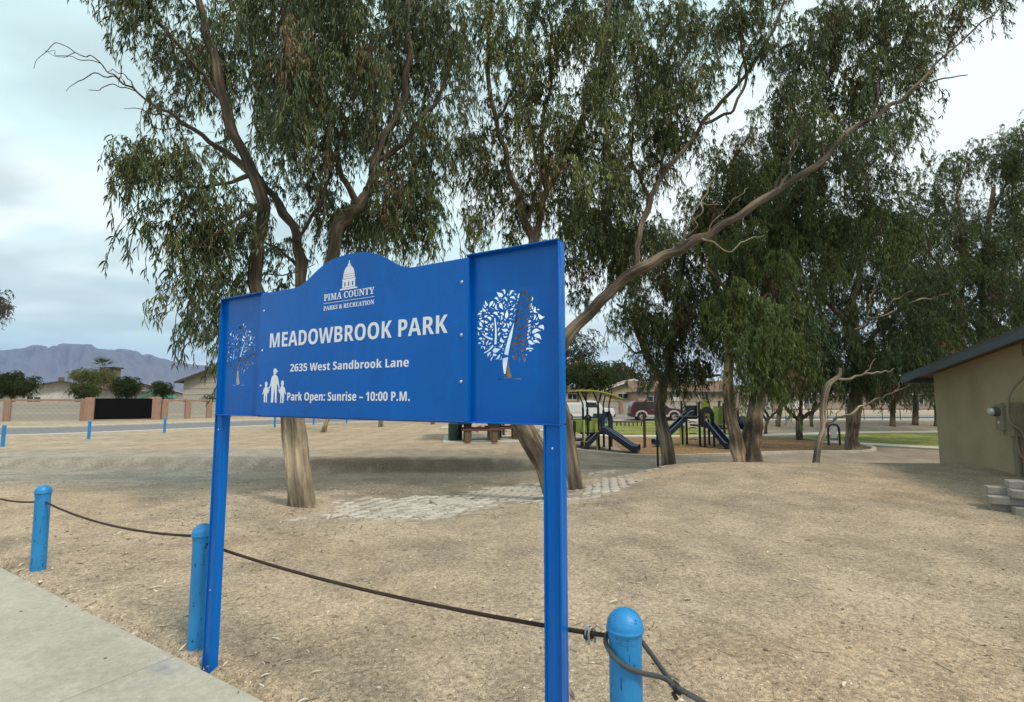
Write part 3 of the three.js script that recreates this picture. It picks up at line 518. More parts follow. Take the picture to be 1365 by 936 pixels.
// spec.trunk / spec.limbs: [pixel x, pixel y, metres ahead, half thickness in pixels]; spec.crown: [px, py, rx, ry, metres ahead, half depth m, sprays]
function tree(name, label, spec, group = 'trees of the park') {
  const R = rng(spec.seed || 1), base = at(spec.trunk[0][0], spec.trunk[0][1], spec.trunk[0][2]); base.y = terrain(base.x, base.z);
  const root = thing(name, label, 'tree', base, 0, group), nodes = [];
  const loc = (px, py, d) => at(px, py, d).sub(base), rm = (r, d) => r * (spec.thin ?? .84) * d / FPX;
  const path = (P) => [P.map(p => loc(p[0], p[1], p[2])), P.map(p => rm(p[3], p[2]))];
  const bark = spec.bark || BARK.grey;
  { const [pts, rr] = path(spec.trunk); pts[0].set(pts[0].x, 0, 0); pts.unshift(V(pts[0].x - (pts[1].x - pts[0].x) * .25, -.25, 0)); rr.unshift(rr[0] * 1.1);
    const l = limbGeo(pts, rr, { rad: spec.rad || 14, flare: spec.flare ?? .35, seed: spec.seed || 1 }); part(root, 'trunk', l.g, bark); nodes.push(...l.nodes.slice(Math.floor(l.nodes.length * .55))); }
  (spec.limbs || []).forEach((P, i) => { const [pts, rr] = crook(...path(P), .11, R); const l = limbGeo(pts, rr, { rad: rr[0] > .06 ? 10 : 7, seed: (spec.seed || 1) * 31 + i }); part(root, 'limb', l.g, spec.limbBark || bark); nodes.push(...l.nodes); });
  (spec.dead || []).forEach((P, i) => { const [pts, rr] = crook(...path(P), .26, R); const l = limbGeo(pts, rr, { rad: 6, step: .05, seed: (spec.seed || 1) * 57 + i }); part(root, 'dead_branch', l.g, spec.deadBark || BARK.pale); });
  // foliage: clusters inside the crown's lobes, each tied back to the limbs by a twig
  const hides = (p) => { for (const i of spec.clear) for (const q of spec.limbs[i].length ? new THREE.CatmullRomCurve3(spec.limbs[i].map(a => loc(a[0], a[1], a[2]))).getPoints(24) : []) for (const k of [0, .35, .7]) { const a = p.clone().add(base), b = q.clone().add(base); a.y -= k * sc; if (-a.z > -b.z + .35) continue; const f = b.z / a.z; if (Math.hypot(a.x * f - b.x, (a.y - EYE) * f + EYE - b.y) < .34) return true; } return false; };
  const clusters = []; const sc = spec.scale || 1, per = spec.per || 7;
  for (const [px, py, rx, ry, d, rd, n, hang = 1] of spec.crown || []) {
    const nc = Math.max(1, Math.round(n * (spec.dens || 1) / per));
    for (let k = 0; k < nc; k++) { let x, y, z; do { x = R() * 2 - 1; y = R() * 2 - 1; z = R() * 2 - 1; } while (x * x + y * y + z * z > 1); const p = loc(px + x * rx, py + y * ry, d + z * rd); if (p.y + base.y < (spec.floor ?? 1.9)) continue; p.y += .26 * sc; if (spec.clear && hides(p)) { const w = p.clone().add(base), f = 1.22; p.set(w.x * f - base.x, (w.y - EYE) * f + EYE - base.y, w.z * f - base.z); } clusters.push({ p, hang, ext: spec.spread || .26 }); }
  }
  const twigs = [];
  const grow = clusters.map(c => { let b = 1e9; for (const q of nodes) b = Math.min(b, q.p.distanceToSquared(c.p)); return [b, c]; }).sort((a, b) => a[0] - b[0]);
  for (const [, c] of grow) {
    let b = 1e9, q0 = null; for (const q of nodes) { const dy = q.p.y - c.p.y, dd = q.p.distanceToSquared(c.p) + (dy > 0 ? dy * .6 : 0); if (dd < b) { b = dd; q0 = q; } }
    if (!q0) continue; const len = Math.sqrt(b); if (len > 4.5) continue;
    const r0 = Math.min(q0.r * .55, .006 + .006 * len) + .002, up = c.p.clone().add(V(0, .12 * sc, 0)), m = q0.p.clone().lerp(up, .5).add(V((R() - .5) * .25 * len, .10 * len + (R() - .5) * .15 * len, (R() - .5) * .25 * len));
    if (R() < (spec.twigShare ?? .7) || len > .9) { const l = limbGeo([q0.p, m, up], [r0 * 1.25, r0 * .8, r0 * .4], { rad: 4, step: .22, seed: 3 }); twigs.push(l.g); for (const nd of l.nodes.slice(1)) nodes.push(nd); }
  }
  if (twigs.length) { const t = part(root, 'twigs', mergeGeometries(twigs), spec.twigM || twigM); t.userData.kind = 'stuff'; }
  const protos = spec.proto || SPRAY, lists = protos.map(() => []), tint = spec.tint || [.085, .10, .055], C = new THREE.Color();
  for (const c of clusters) {
    const tone = .62 + .85 * R() * R() + .2 * R(), warm = R(), dry = R() < .03;
    for (let k = 0; k < per; k++) {
      const e = c.ext * sc, p = c.p.clone().add(V((R() - .5) * 2 * e, (R() - .35) * e * 1.6, (R() - .5) * 2 * e)), s = sc * (.7 + R() * .55);
      const m = new THREE.Matrix4().compose(p, new THREE.Quaternion().setFromEuler(new THREE.Euler((R() - .5) * .5, R() * 6.283, (R() - .5) * .5, 'YXZ')), V(s, s * (.85 + R() * .4) * c.hang, s));
      lists[Math.floor(R() * protos.length)].push([m, dry ? [.21 * tone, .15 * tone, .095 * tone] : [tint[0] * tone * (.86 + .34 * warm), tint[1] * tone * (.96 + .08 * warm), tint[2] * tone * (1.12 - .34 * warm)]]);
    }
  }
  lists.forEach((l, i) => { if (!l.length) return; const im = new THREE.InstancedMesh(protos[i], spec.leafM || leafM, l.length); im.name = 'crown'; im.userData.kind = 'stuff'; l.forEach(([m, c], k) => { im.setMatrixAt(k, m); im.setColorAt(k, C.setRGB(...c)); }); im.castShadow = im.receiveShadow = true; root.add(im); });
  return root;
}

// the leaning eucalyptus behind the sign: one trunk, three stems
tree('eucalyptus_tree', 'tall drooping eucalyptus with forked stems and dead twigs behind the sign', {
  seed: 3, bark: BARK.grey, limbBark: BARK.stem, tint: [0.153, 0.192, 0.107], dens: .68, clear: [0, 1, 2],
  trunk: [[402, 668, 7.7, 19], [396, 610, 7.7, 17], [390, 556, 7.75, 15.5], [383, 490, 7.8, 15], [380, 450, 7.8, 14]],
  limbs: [
    [[381, 470, 7.8, 12], [352, 420, 7.8, 11], [340, 375, 7.8, 10], [343, 325, 7.75, 10], [353, 275, 7.7, 10], [337, 232, 7.65, 9.5], [312, 180, 7.6, 8.5], [297, 130, 7.6, 7.5], [285, 70, 7.5, 6.5], [266, 5, 7.5, 5.5], [250, -70, 7.5, 4.5], [245, -150, 7.6, 3]],
    [[384, 480, 7.9, 10], [402, 400, 8.1, 9], [401, 362, 8.2, 8.5], [395, 314, 8.25, 8], [373, 274, 8.25, 7], [346, 240, 8.2, 6.5], [310, 211, 8.1, 5.5], [270, 180, 8.1, 4], [233, 155, 8.0, 3], [207, 141, 8.0, 2.2]],
    [[384, 490, 7.8, 12], [425, 400, 7.8, 11.5], [445, 335, 7.8, 11], [452, 298, 7.8, 10], [478, 275, 7.8, 9], [494, 250, 7.8, 8], [500, 212, 7.9, 7], [520, 170, 8, 6], [540, 130, 8.1, 5.5], [546, 60, 8.2, 4.5], [540, -20, 8.2, 3.5], [545, -110, 8.3, 2]],
    [[478, 275, 7.8, 6], [455, 235, 7.6, 5], [448, 190, 7.5, 4.5], [430, 130, 7.4, 4], [420, 60, 7.4, 3], [400, -30, 7.4, 2.5]],
    [[500, 215, 7.9, 5], [540, 190, 7.9, 4], [580, 140, 8, 3], [600, 90, 8.1, 2.2], [610, 30, 8.1, 1.5]],
    [[298, 135, 7.6, 4.5], [262, 90, 7.4, 3.5], [225, 45, 7.3, 3], [195, 15, 7.2, 2], [150, -10, 7.2, 1.4]],
    [[337, 232, 7.65, 4], [300, 245, 7.4, 3], [260, 250, 7.2, 2.2], [215, 225, 7.1, 1.5], [180, 230, 7, 1]],
    [[353, 270, 7.7, 4], [320, 290, 7.3, 2.6], [290, 310, 7.1, 2], [255, 330, 7, 1.4]],
    [[401, 362, 8.2, 3], [370, 330, 8.5, 2], [345, 320, 8.6, 1.4]], [[395, 320, 8.2, 3], [430, 270, 8.6, 3], [440, 230, 8.8, 2]],
  ],
  deadBark: BARK.brown,
  dead: [
    [[207, 141, 8, 2.2], [182, 122, 8, 1.7], [160, 108, 7.95, 1.3], [135, 85, 7.9, 1.0], [100, 70, 7.9, .8], [72, 58, 7.9, .6], [45, 92, 7.9, .35]],
    [[250, 165, 8, 1.4], [225, 172, 7.9, 1], [205, 168, 7.9, .7], [195, 178, 7.9, .4]], [[182, 122, 8, 1.2], [170, 105, 8, .9], [150, 92, 8, .6], [142, 96, 8, .3]], [[100, 70, 7.9, .7], [80, 76, 7.9, .5], [58, 66, 7.9, .3]],
    [[160, 108, 7.95, 1.2], [128, 97, 7.9, .9], [105, 108, 7.9, .7], [88, 122, 7.9, .35]], [[135, 85, 7.9, .8], [95, 75, 7.8, .6], [60, 70, 7.8, .35]],
    [[233, 155, 8, 1.6], [205, 153, 7.9, 1.5], [190, 146, 7.9, .8], [165, 145, 7.9, .4]], [[182, 122, 8, 1], [150, 112, 8, .8], [118, 120, 8, .5]],
    [[310, 211, 8.1, 1], [285, 190, 8, .8], [262, 195, 7.9, .5]], [[340, 375, 7.8, 1.5], [385, 365, 7.7, 1.0], [420, 352, 7.6, .6]],
  ],
  crown: [
    [215, 15, 75, 28, 7.4, .8, 60], [150, -10, 45, 24, 7.3, .7, 30], [255, 70, 60, 45, 7.4, .9, 70], [215, 95, 35, 30, 7.4, .6, 26], [265, 135, 60, 45, 7.5, .9, 70], [318, 100, 40, 70, 7.7, 1.0, 60], [245, 150, 30, 20, 7.3, .6, 14],
    [188, 238, 26, 20, 7.0, .5, 26], [228, 262, 42, 34, 7.1, .6, 50], [275, 285, 40, 36, 7.2, .7, 48], [218, 310, 14, 30, 7.0, .3, 16], [290, 330, 42, 34, 7.3, .7, 48], [270, 380, 26, 40, 7.2, .5, 36], [258, 425, 12, 26, 7.1, .3, 14], [300, 405, 28, 30, 7.5, .5, 24], [268, 445, 14, 24, 7.1, .35, 20], [285, 430, 16, 30, 7.3, .35, 22], [240, 345, 16, 20, 7.0, .4, 14], [255, 205, 20, 26, 7.3, .5, 12], [288, 200, 22, 30, 7.3, .5, 14],
    [400, 20, 80, 60, 7.6, 1.4, 190], [500, 20, 80, 60, 7.9, 1.4, 200], [580, 10, 45, 55, 8.2, 1.2, 90], [375, 105, 55, 70, 7.3, 1.3, 150], [450, 110, 70, 70, 7.8, 1.5, 200], [535, 100, 60, 65, 8.0, 1.3, 170], [590, 120, 28, 70, 8.2, .9, 50], [380, 195, 40, 40, 7.6, 1.2, 70], [440, 185, 50, 50, 7.8, 1.4, 90], [520, 190, 50, 50, 8.2, 1.2, 90], [575, 215, 25, 60, 8.2, .7, 46],
    [545, 265, 46, 46, 8.4, .9, 110], [500, 290, 40, 40, 8.4, .9, 80], [555, 310, 34, 30, 8.4, .7, 50], [395, 255, 30, 30, 8.8, .8, 28], [430, 290, 40, 40, 9.0, .8, 60], [475, 330, 40, 26, 8.8, .8, 50], [335, 330, 30, 40, 8.8, .7, 24], [375, 370, 30, 30, 9.2, .6, 22],
    [560, 60, 60, 60, 9.2, .8, 90], [440, 60, 100, 70, 9.2, .8, 140], [345, 30, 40, 50, 8.6, .8, 50], [430, -90, 190, 60, 8, 2, 200],
  ],
});
// the stem that leaves the ground beside the right post and vanishes behind the sign
tree('eucalyptus_tree', 'curved eucalyptus trunk rising behind the right sign post into a high crown', {
  seed: 5, bark: BARK.brown, tint: [0.177, 0.212, 0.102], dens: .80,
  trunk: [[742, 662, 9.3, 17], [726, 622, 9.3, 16], [706, 585, 9.3, 16.5], [690, 552, 9.35, 17], [686, 500, 9.4, 14], [695, 430, 9.5, 12], [708, 350, 9.6, 10], [712, 318, 9.6, 8]],
  limbs: [
    [[711, 325, 9.6, 6.5], [695, 280, 9.5, 5.5], [676, 220, 9.4, 4.5], [662, 160, 9.4, 4], [650, 90, 9.4, 3.4], [655, 20, 9.4, 2.8], [650, -60, 9.4, 2]], [[712, 320, 9.6, 6], [728, 255, 9.7, 5], [760, 190, 9.8, 4.5], [790, 140, 9.9, 4], [808, 60, 10, 3.2], [815, -10, 10, 2.6]],
    [[728, 255, 9.7, 4], [722, 180, 9.9, 3.4], [735, 100, 10, 3], [730, 20, 10.1, 2.2]], [[700, 295, 9.5, 3.2], [720, 240, 9.2, 2.4], [705, 160, 9.1, 2]],
    [[662, 160, 9.4, 2.4], [690, 110, 9.3, 1.8], [685, 50, 9.3, 1.4]], [[760, 190, 9.8, 3], [800, 200, 9.6, 2.2], [835, 180, 9.5, 1.6]],
  ],
  crown: [
    [660, 40, 36, 60, 9.4, 1, 66], [690, 120, 40, 60, 9.4, 1.1, 80], [740, 60, 55, 70, 9.8, 1.3, 170], [800, 60, 50, 70, 10.0, 1.3, 150], [640, 190, 28, 36, 9.3, .7, 34], [665, 250, 40, 40, 9.4, .9, 56], [720, 190, 50, 60, 9.6, 1.2, 120], [790, 170, 50, 60, 9.9, 1.2, 140], [745, 260, 50, 44, 9.8, 1.1, 110], [690, 300, 40, 26, 9.8, .8, 46], [655, 315, 30, 14, 9.8, .6, 22], [805, 250, 36, 50, 10, 1, 80], [630, 220, 18, 30, 9.3, .4, 14], [720, -80, 120, 60, 9.6, 1.6, 130], [790, 310, 34, 36, 10.6, .8, 60],
  ],
});
// the tree with the long limb reaching over the open ground
tree('eucalyptus_tree', 'eucalyptus with one long bare limb stretching far to the side', {
  seed: 7, bark: BARK.brown, limbBark: BARK.brown, tint: [0.155, 0.194, 0.095], clear: [0], dens: .88, thin: .70,
  trunk: [[768, 628, 10.7, 13], [759, 590, 10.7, 12], [748, 545, 10.7, 12], [736, 500, 10.6, 12.5], [738, 465, 10.5, 12]],
  limbs: [
    [[736, 490, 10.55, 12], [755, 449, 10.5, 12], [800, 402, 10.3, 11.5], [850, 360, 10.1, 10.5], [905, 335, 9.9, 9], [960, 300, 9.8, 7.8], [1030, 258, 9.7, 6.8], [1100, 212, 9.6, 6], [1130, 176, 9.6, 5.2], [1168, 156, 9.6, 4.2], [1212, 122, 9.6, 3.2], [1262, 72, 9.6, 2.1], [1310, 28, 9.7, 1.5], [1350, -5, 9.8, 1.2]],
    [[846, 364, 10.1, 6], [852, 318, 10.15, 5.2], [866, 265, 10.2, 5.4], [880, 240, 10.3, 5], [918, 192, 10.4, 4.2], [952, 148, 10.5, 3.8], [984, 112, 10.5, 3.3], [1012, 74, 10.5, 3.2], [1036, 28, 10.5, 2.6], [1056, -20, 10.5, 2]],
    [[940, 165, 10.5, 3.2], [976, 150, 10.4, 2.8], [995, 105, 10.3, 2.6], [988, 50, 10.3, 2.2], [985, 10, 10.3, 1.6]], [[984, 112, 10.5, 2.4], [1000, 60, 10.6, 2], [1022, 20, 10.6, 1.6]],
    [[885, 236, 10.3, 3], [878, 190, 10.6, 2.6], [890, 120, 10.8, 2.2], [880, 40, 11, 1.8]], [[918, 192, 10.4, 2.5], [900, 150, 10.1, 2], [905, 90, 10, 1.6], [930, 40, 10, 1.2]],
    [[1032, 258, 9.7, 3.2], [1048, 215, 9.6, 2.6], [1066, 172, 9.5, 2]], [[1066, 172, 9.5, 2], [1085, 130, 9.6, 1.6], [1110, 80, 9.6, 1.2], [1135, 45, 9.6, .9]],
    [[1165, 160, 9.6, 2.5], [1170, 110, 9.8, 2], [1200, 60, 9.9, 1.5], [1230, 10, 10, 1]], [[1212, 122, 9.6, 2], [1255, 105, 9.5, 1.4], [1290, 100, 9.4, 1]],
    [[1100, 212, 9.6, 2], [1090, 170, 9.9, 1.8], [1105, 120, 10.2, 1.5], [1120, 60, 10.3, 1.2]],
    [[866, 265, 10.2, 3], [842, 215, 10.4, 2.5], [850, 140, 10.6, 2], [840, 60, 10.8, 1.6]],
  ],
  dead: [
    [[905, 335, 9.9, 2.4], [912, 312, 9.8, 2], [935, 268, 9.75, 1.6], [950, 240, 9.7, 1], [958, 228, 9.7, .6]], [[905, 333, 9.9, 2], [918, 312, 9.7, 1.6], [930, 300, 9.65, 1.3], [922, 283, 9.6, 1], [936, 270, 9.6, .8], [960, 273, 9.6, .5]],
    [[945, 308, 9.8, 1.8], [962, 285, 9.7, 1.3], [985, 262, 9.6, .9], [998, 250, 9.6, .5]], [[935, 318, 9.8, 2], [955, 326, 9.7, 1.6], [974, 336, 9.6, 1.4], [992, 322, 9.6, 1], [1020, 313, 9.6, .6]],
    [[880, 238, 10.3, 1.4], [862, 215, 10, 1], [850, 190, 9.9, .6]], [[1038, 252, 9.65, 2.2], [1052, 215, 9.5, 1.8], [1064, 190, 9.4, 1.0]],
  ],
  crown: [
    [860, 40, 55, 60, 10.6, 1.2, 120], [925, 40, 50, 50, 10.4, 1.2, 90], [860, 130, 55, 60, 10.5, 1.2, 130], [915, 115, 45, 50, 10.3, 1.2, 90], [850, 215, 50, 50, 10.8, 1.1, 120], [905, 180, 40, 30, 10.9, 1, 56], [830, 300, 44, 50, 11, .9, 100], [790, 350, 36, 36, 11.2, .8, 60], [800, 320, 34, 26, 11.8, .7, 50], [765, 345, 22, 40, 11.8, .6, 44], [835, 370, 24, 30, 12.2, .6, 40], [870, 320, 40, 26, 11.8, .8, 60], [775, 400, 14, 26, 12.0, .4, 16], [985, 60, 40, 50, 10.4, .9, 50], [1030, 30, 40, 40, 10.5, .9, 40], [950, 95, 22, 24, 10.3, .5, 18], [850, -80, 160, 60, 10.5, 1.4, 120],
    [1050, 80, 55, 50, 10.2, 1.0, 80], [1105, 50, 60, 45, 9.9, 1, 84], [1165, 40, 55, 38, 9.8, .9, 76], [1225, 20, 55, 28, 9.8, .9, 60], [1290, 12, 46, 20, 9.7, .8, 40], [1340, -2, 30, 16, 9.8, .6, 22], [1080, 140, 50, 44, 10, 1, 84], [1135, 120, 55, 50, 9.8, 1, 100], [1195, 100, 44, 40, 9.7, .8, 70], [1235, 80, 30, 26, 9.7, .5, 30], [1185, 165, 40, 34, 9.6, .7, 46], [1220, 150, 26, 34, 9.6, .5, 26], [1150, 200, 36, 30, 9.8, .7, 36], [1240, 110, 20, 24, 9.6, .4, 14], [1270, 62, 24, 14, 9.6, .4, 14], [1120, -60, 220, 40, 9.9, 1.2, 110],
  ],
});
// trees round the playground
tree('eucalyptus_tree', 'small eucalyptus with drooping foliage in front of the playground slide', {
  seed: 11, bark: BARK.brown, tint: [0.133, 0.174, 0.082], floor: .95,
  trunk: [[892, 618, 14.2, 10], [886, 580, 14.2, 9.5], [879, 545, 14.2, 9], [881, 520, 14.2, 9]],
  limbs: [[[881, 525, 14.2, 8], [884, 508, 14.2, 7], [872, 492, 14.1, 6], [860, 468, 14, 5], [848, 440, 13.9, 4], [838, 412, 13.8, 3], [822, 405, 13.7, 1.5]], [[882, 520, 14.2, 7], [893, 480, 14.3, 6], [900, 440, 14.4, 5], [905, 380, 14.4, 4], [915, 330, 14.5, 3]], [[884, 505, 14.2, 4], [915, 500, 14, 3], [945, 502, 13.9, 2.5], [960, 500, 13.9, 1.5]], [[860, 468, 14, 2.5], [845, 470, 13.7, 1.6], [830, 455, 13.6, 1]]],
  crown: [[850, 430, 28, 40, 13.8, .7, 60], [885, 420, 45, 60, 14.2, 1.2, 170], [925, 430, 45, 60, 14.3, 1.2, 170], [900, 360, 60, 40, 14.4, 1.3, 150], [960, 400, 34, 60, 14.4, 1, 100], [920, 500, 36, 18, 14, .8, 60], [950, 480, 26, 30, 14, .8, 50], [865, 485, 24, 18, 13.9, .5, 28], [840, 400, 18, 20, 13.7, .4, 20], [890, 495, 20, 16, 13.9, .6, 20]],
});
tree('eucalyptus_tree', 'eucalyptus with a slim pinkish trunk beside a thicker dark trunk', {
  seed: 13, bark: BARK.pink, tint: [0.195, 0.256, 0.099], floor: 1.05,
  trunk: [[986, 615, 12.6, 10.5], [981, 585, 12.6, 9.5], [973, 548, 12.6, 8.5], [971, 500, 12.6, 7.5], [976, 430, 12.6, 6], [985, 360, 12.6, 4.5]], limbs: [[[974, 450, 12.6, 4], [1000, 410, 12.3, 3], [1025, 390, 12.1, 2]], [[980, 400, 12.6, 3.5], [955, 370, 12.4, 2.5], [940, 350, 12.3, 1.5]]],
  crown: [[1010, 400, 44, 50, 12.0, .8, 130], [1020, 460, 36, 50, 12.0, .7, 110], [985, 440, 34, 60, 12.2, .8, 90], [1030, 510, 24, 26, 12.2, .5, 40], [985, 345, 50, 30, 12.5, .9, 80], [960, 390, 26, 40, 12.6, .7, 40], [1000, 505, 24, 24, 12.1, .5, 30]],
});
tree('eucalyptus_tree', 'big eucalyptus with a thick dark trunk and hanging curtains of leaves', {
  seed: 17, bark: BARK.brown, tint: [0.133, 0.176, 0.075], dens: 1.45, floor: 1.2,
  trunk: [[1001, 610, 13.8, 15], [1003, 580, 13.8, 13.5], [1007, 545, 13.8, 12.5], [1012, 490, 13.8, 11], [1020, 420, 13.8, 9.5], [1030, 330, 13.8, 8], [1040, 240, 13.8, 6]],
  limbs: [[[1025, 370, 13.8, 5], [1000, 300, 13.7, 4], [985, 230, 13.6, 3]], [[1035, 290, 13.8, 5], [1075, 240, 13.9, 4], [1110, 190, 14, 3], [1130, 150, 14.1, 2]], [[1028, 350, 13.8, 5], [1075, 310, 14, 4], [1120, 290, 14.2, 3]]],
  crown: [[985, 250, 50, 60, 13.6, 1.3, 170], [1000, 330, 55, 50, 13.6, 1.2, 170], [1045, 260, 55, 60, 13.8, 1.5, 200], [1060, 350, 50, 60, 13.9, 1.3, 180], [1055, 440, 36, 60, 13.9, 1.0, 130], [1110, 220, 50, 50, 14, 1.2, 130], [1120, 300, 55, 50, 14.2, 1.3, 150], [1170, 260, 40, 40, 14.2, 1, 80], [1180, 320, 40, 40, 14.4, 1, 90], [1050, 180, 60, 50, 14, 1.2, 130], [1055, 505, 26, 24, 13.9, .7, 44], [960, 300, 40, 50, 13.8, 1, 90], [1030, 440, 30, 70, 13.4, .8, 100], [930, 300, 30, 40, 14, 1, 60]],
});
tree('dead_tree', 'slim pale bare tree with forked leafless limbs', {
  seed: 19, bark: BARK.pale, flare: .1, rad: 10, thin: .66,
  trunk: [[1087, 616, 12.9, 6.5], [1091, 592, 12.9, 6.2], [1098, 570, 12.9, 6.4], [1097, 548, 12.9, 5.8], [1100, 522, 12.9, 5.8], [1106, 510, 12.9, 5.4], [1117, 502, 12.9, 5], [1119, 491, 12.9, 3.6]],
  dead: [[[1114, 505, 12.9, 3.2], [1135, 505, 12.8, 2.6], [1152, 499, 12.7, 2.2], [1170, 496, 12.6, 1.6], [1184, 496, 12.6, 1.1], [1192, 491, 12.6, .6]], [[1152, 499, 12.7, 1.6], [1160, 488, 12.7, 1.2], [1168, 478, 12.7, .7]],
    [[1097, 572, 12.9, 3.6], [1106, 562, 12.8, 3.2], [1120, 556, 12.7, 2.8], [1140, 548, 12.5, 2.4], [1160, 537, 12.4, 2], [1180, 527, 12.3, 1.5], [1198, 520, 12.2, 1.1], [1224, 511, 12.1, .6]], [[1192, 523, 12.2, 1], [1198, 513, 12.2, .8], [1200, 507, 12.2, .5]], [[1112, 560, 12.8, 1.3], [1120, 548, 12.8, .9], [1124, 540, 12.8, .5]]],
  deadBark: BARK.pale, crown: [],
});
tree('eucalyptus_tree', 'stout straight furrowed trunk carrying a dark spreading crown beside the path', {
  seed: 23, bark: BARK.brown, tint: [0.094, 0.131, 0.060], scale: 1.25, floor: 1.75, dens: 1.7,
  trunk: [[1137, 601, 21.00, 11], [1136, 580, 21.00, 10], [1138, 555, 21.00, 10], [1142, 520, 21.00, 9], [1140, 460, 21.00, 8], [1135, 400, 21.00, 6]],
  limbs: [[[1140, 480, 21.00, 5], [1170, 440, 20.76, 4], [1210, 410, 20.51, 3]], [[1138, 450, 21.00, 5], [1110, 410, 20.76, 4], [1085, 380, 20.51, 3]], [[1136, 400, 21.00, 5], [1150, 340, 21.12, 4], [1170, 280, 21.24, 3]]],
  crown: [[1100, 400, 50, 50, 20.76, 1.6, 110], [1150, 380, 50, 60, 21.00, 1.8, 130], [1200, 400, 50, 60, 20.76, 1.6, 120], [1120, 470, 55, 40, 20.76, 1.6, 110], [1180, 480, 50, 40, 20.51, 1.6, 100], [1145, 520, 40, 22, 20.76, 1.2, 60], [1230, 460, 36, 40, 20.76, 1.2, 70], [1160, 320, 50, 44, 21.24, 1.5, 90], [1100, 340, 44, 40, 21.24, 1.3, 80], [1110, 525, 44, 18, 21, 1.4, 60], [1200, 525, 44, 18, 21, 1.4, 60], [1080, 480, 30, 50, 21.00, 1.2, 70]],
  dead: [[[1140, 440, 19.05, 2], [1160, 425, 18.56, 1.5], [1185, 418, 18.31, 1.1], [1195, 414, 18.31, .7]], [[1165, 430, 19.29, 1.8], [1190, 400, 18.80, 1.5], [1215, 388, 18.56, 1]], [[1180, 420, 19.29, 1.5], [1230, 398, 18.80, 1.1], [1265, 392, 18.56, .7]], [[1155, 425, 19.29, 1.6], [1160, 405, 19.17, 1.4], [1168, 385, 19.05, 1]]], deadBark: BARK.tan,
});
tree('eucalyptus_tree', 'tall airy eucalyptus rising beyond the roof of the tan building', {
  seed: 29, bark: BARK.tan, tint: [0.118, 0.159, 0.074], scale: 1.2, spread: .40, dens: 1.6, thin: .6,
  trunk: [[1300, 585, 23, 8], [1302, 520, 23, 7.5], [1308, 440, 23, 6.5], [1312, 360, 23, 6], [1318, 300, 23, 5], [1325, 250, 23, 4]],
  limbs: [[[1308, 440, 23, 4], [1270, 390, 22.5, 3], [1240, 340, 22.2, 2.5], [1225, 290, 22, 2]], [[1312, 360, 23, 4], [1280, 320, 22.8, 3], [1275, 260, 22.6, 2.5], [1285, 230, 22.6, 1.6]], [[1320, 290, 23, 3], [1345, 240, 23, 2.5], [1365, 190, 23, 2], [1385, 160, 23, 1.4]], [[1310, 400, 23, 4], [1350, 350, 23, 3], [1385, 310, 23, 2]]],
  crown: [[1250, 250, 36, 30, 22.4, 1.2, 46], [1285, 220, 34, 26, 22.6, 1.2, 44], [1330, 220, 34, 30, 23, 1.2, 46], [1362, 185, 26, 34, 23, 1, 36], [1230, 310, 36, 40, 22.2, 1.4, 66], [1275, 290, 36, 34, 22.6, 1.4, 56], [1335, 300, 40, 30, 23, 1.4, 60], [1370, 260, 28, 44, 23, 1.4, 44], [1250, 380, 44, 40, 22.4, 1.6, 90], [1300, 390, 44, 36, 22.8, 1.6, 80], [1350, 390, 36, 40, 23, 1.6, 70], [1240, 440, 50, 36, 22, 1.6, 90], [1300, 440, 50, 30, 22.8, 1.6, 80], [1270, 490, 60, 30, 22, 1.4, 80], [1360, 440, 30, 40, 23, 1.4, 60], [1340, 340, 40, 40, 22.6, 1.5, 70], [1300, 335, 36, 40, 22.4, 1.4, 60], [1220, 400, 34, 60, 22.4, 1.4, 70], [1210, 330, 26, 40, 22.4, 1.2, 40], [1350, 215, 36, 30, 23, 1.2, 40]],
});
tree('eucalyptus_tree', 'dense dark eucalyptus filling the space behind the tan building', {
  seed: 37, bark: BARK.stem, tint: [0.109, 0.130, 0.068], scale: 1.5, spread: .42, twigShare: .6, floor: 1.9,
  trunk: [[1272, 580, 30, 5], [1274, 500, 30, 4.6], [1280, 420, 30, 4], [1284, 340, 30, 3]], limbs: [[[1278, 430, 30, 3], [1320, 380, 29.6, 2.4], [1352, 340, 29.4, 1.8], [1370, 300, 29.4, 1.2]], [[1280, 410, 30, 3], [1245, 370, 30, 2.4], [1225, 320, 30, 1.6]]],
  crown: [[1235, 400, 50, 60, 30, 2.2, 190], [1290, 420, 60, 50, 30, 2.2, 200], [1345, 400, 50, 60, 29.6, 2.2, 190], [1330, 330, 46, 50, 29.6, 2, 130], [1275, 345, 44, 40, 30, 2, 100], [1225, 330, 30, 40, 30, 2, 60], [1370, 320, 30, 60, 29.4, 2, 90], [1300, 280, 30, 24, 30, 1.6, 36], [1362, 240, 26, 30, 29.4, 1.6, 40], [1240, 470, 60, 30, 30, 2, 110]],
});
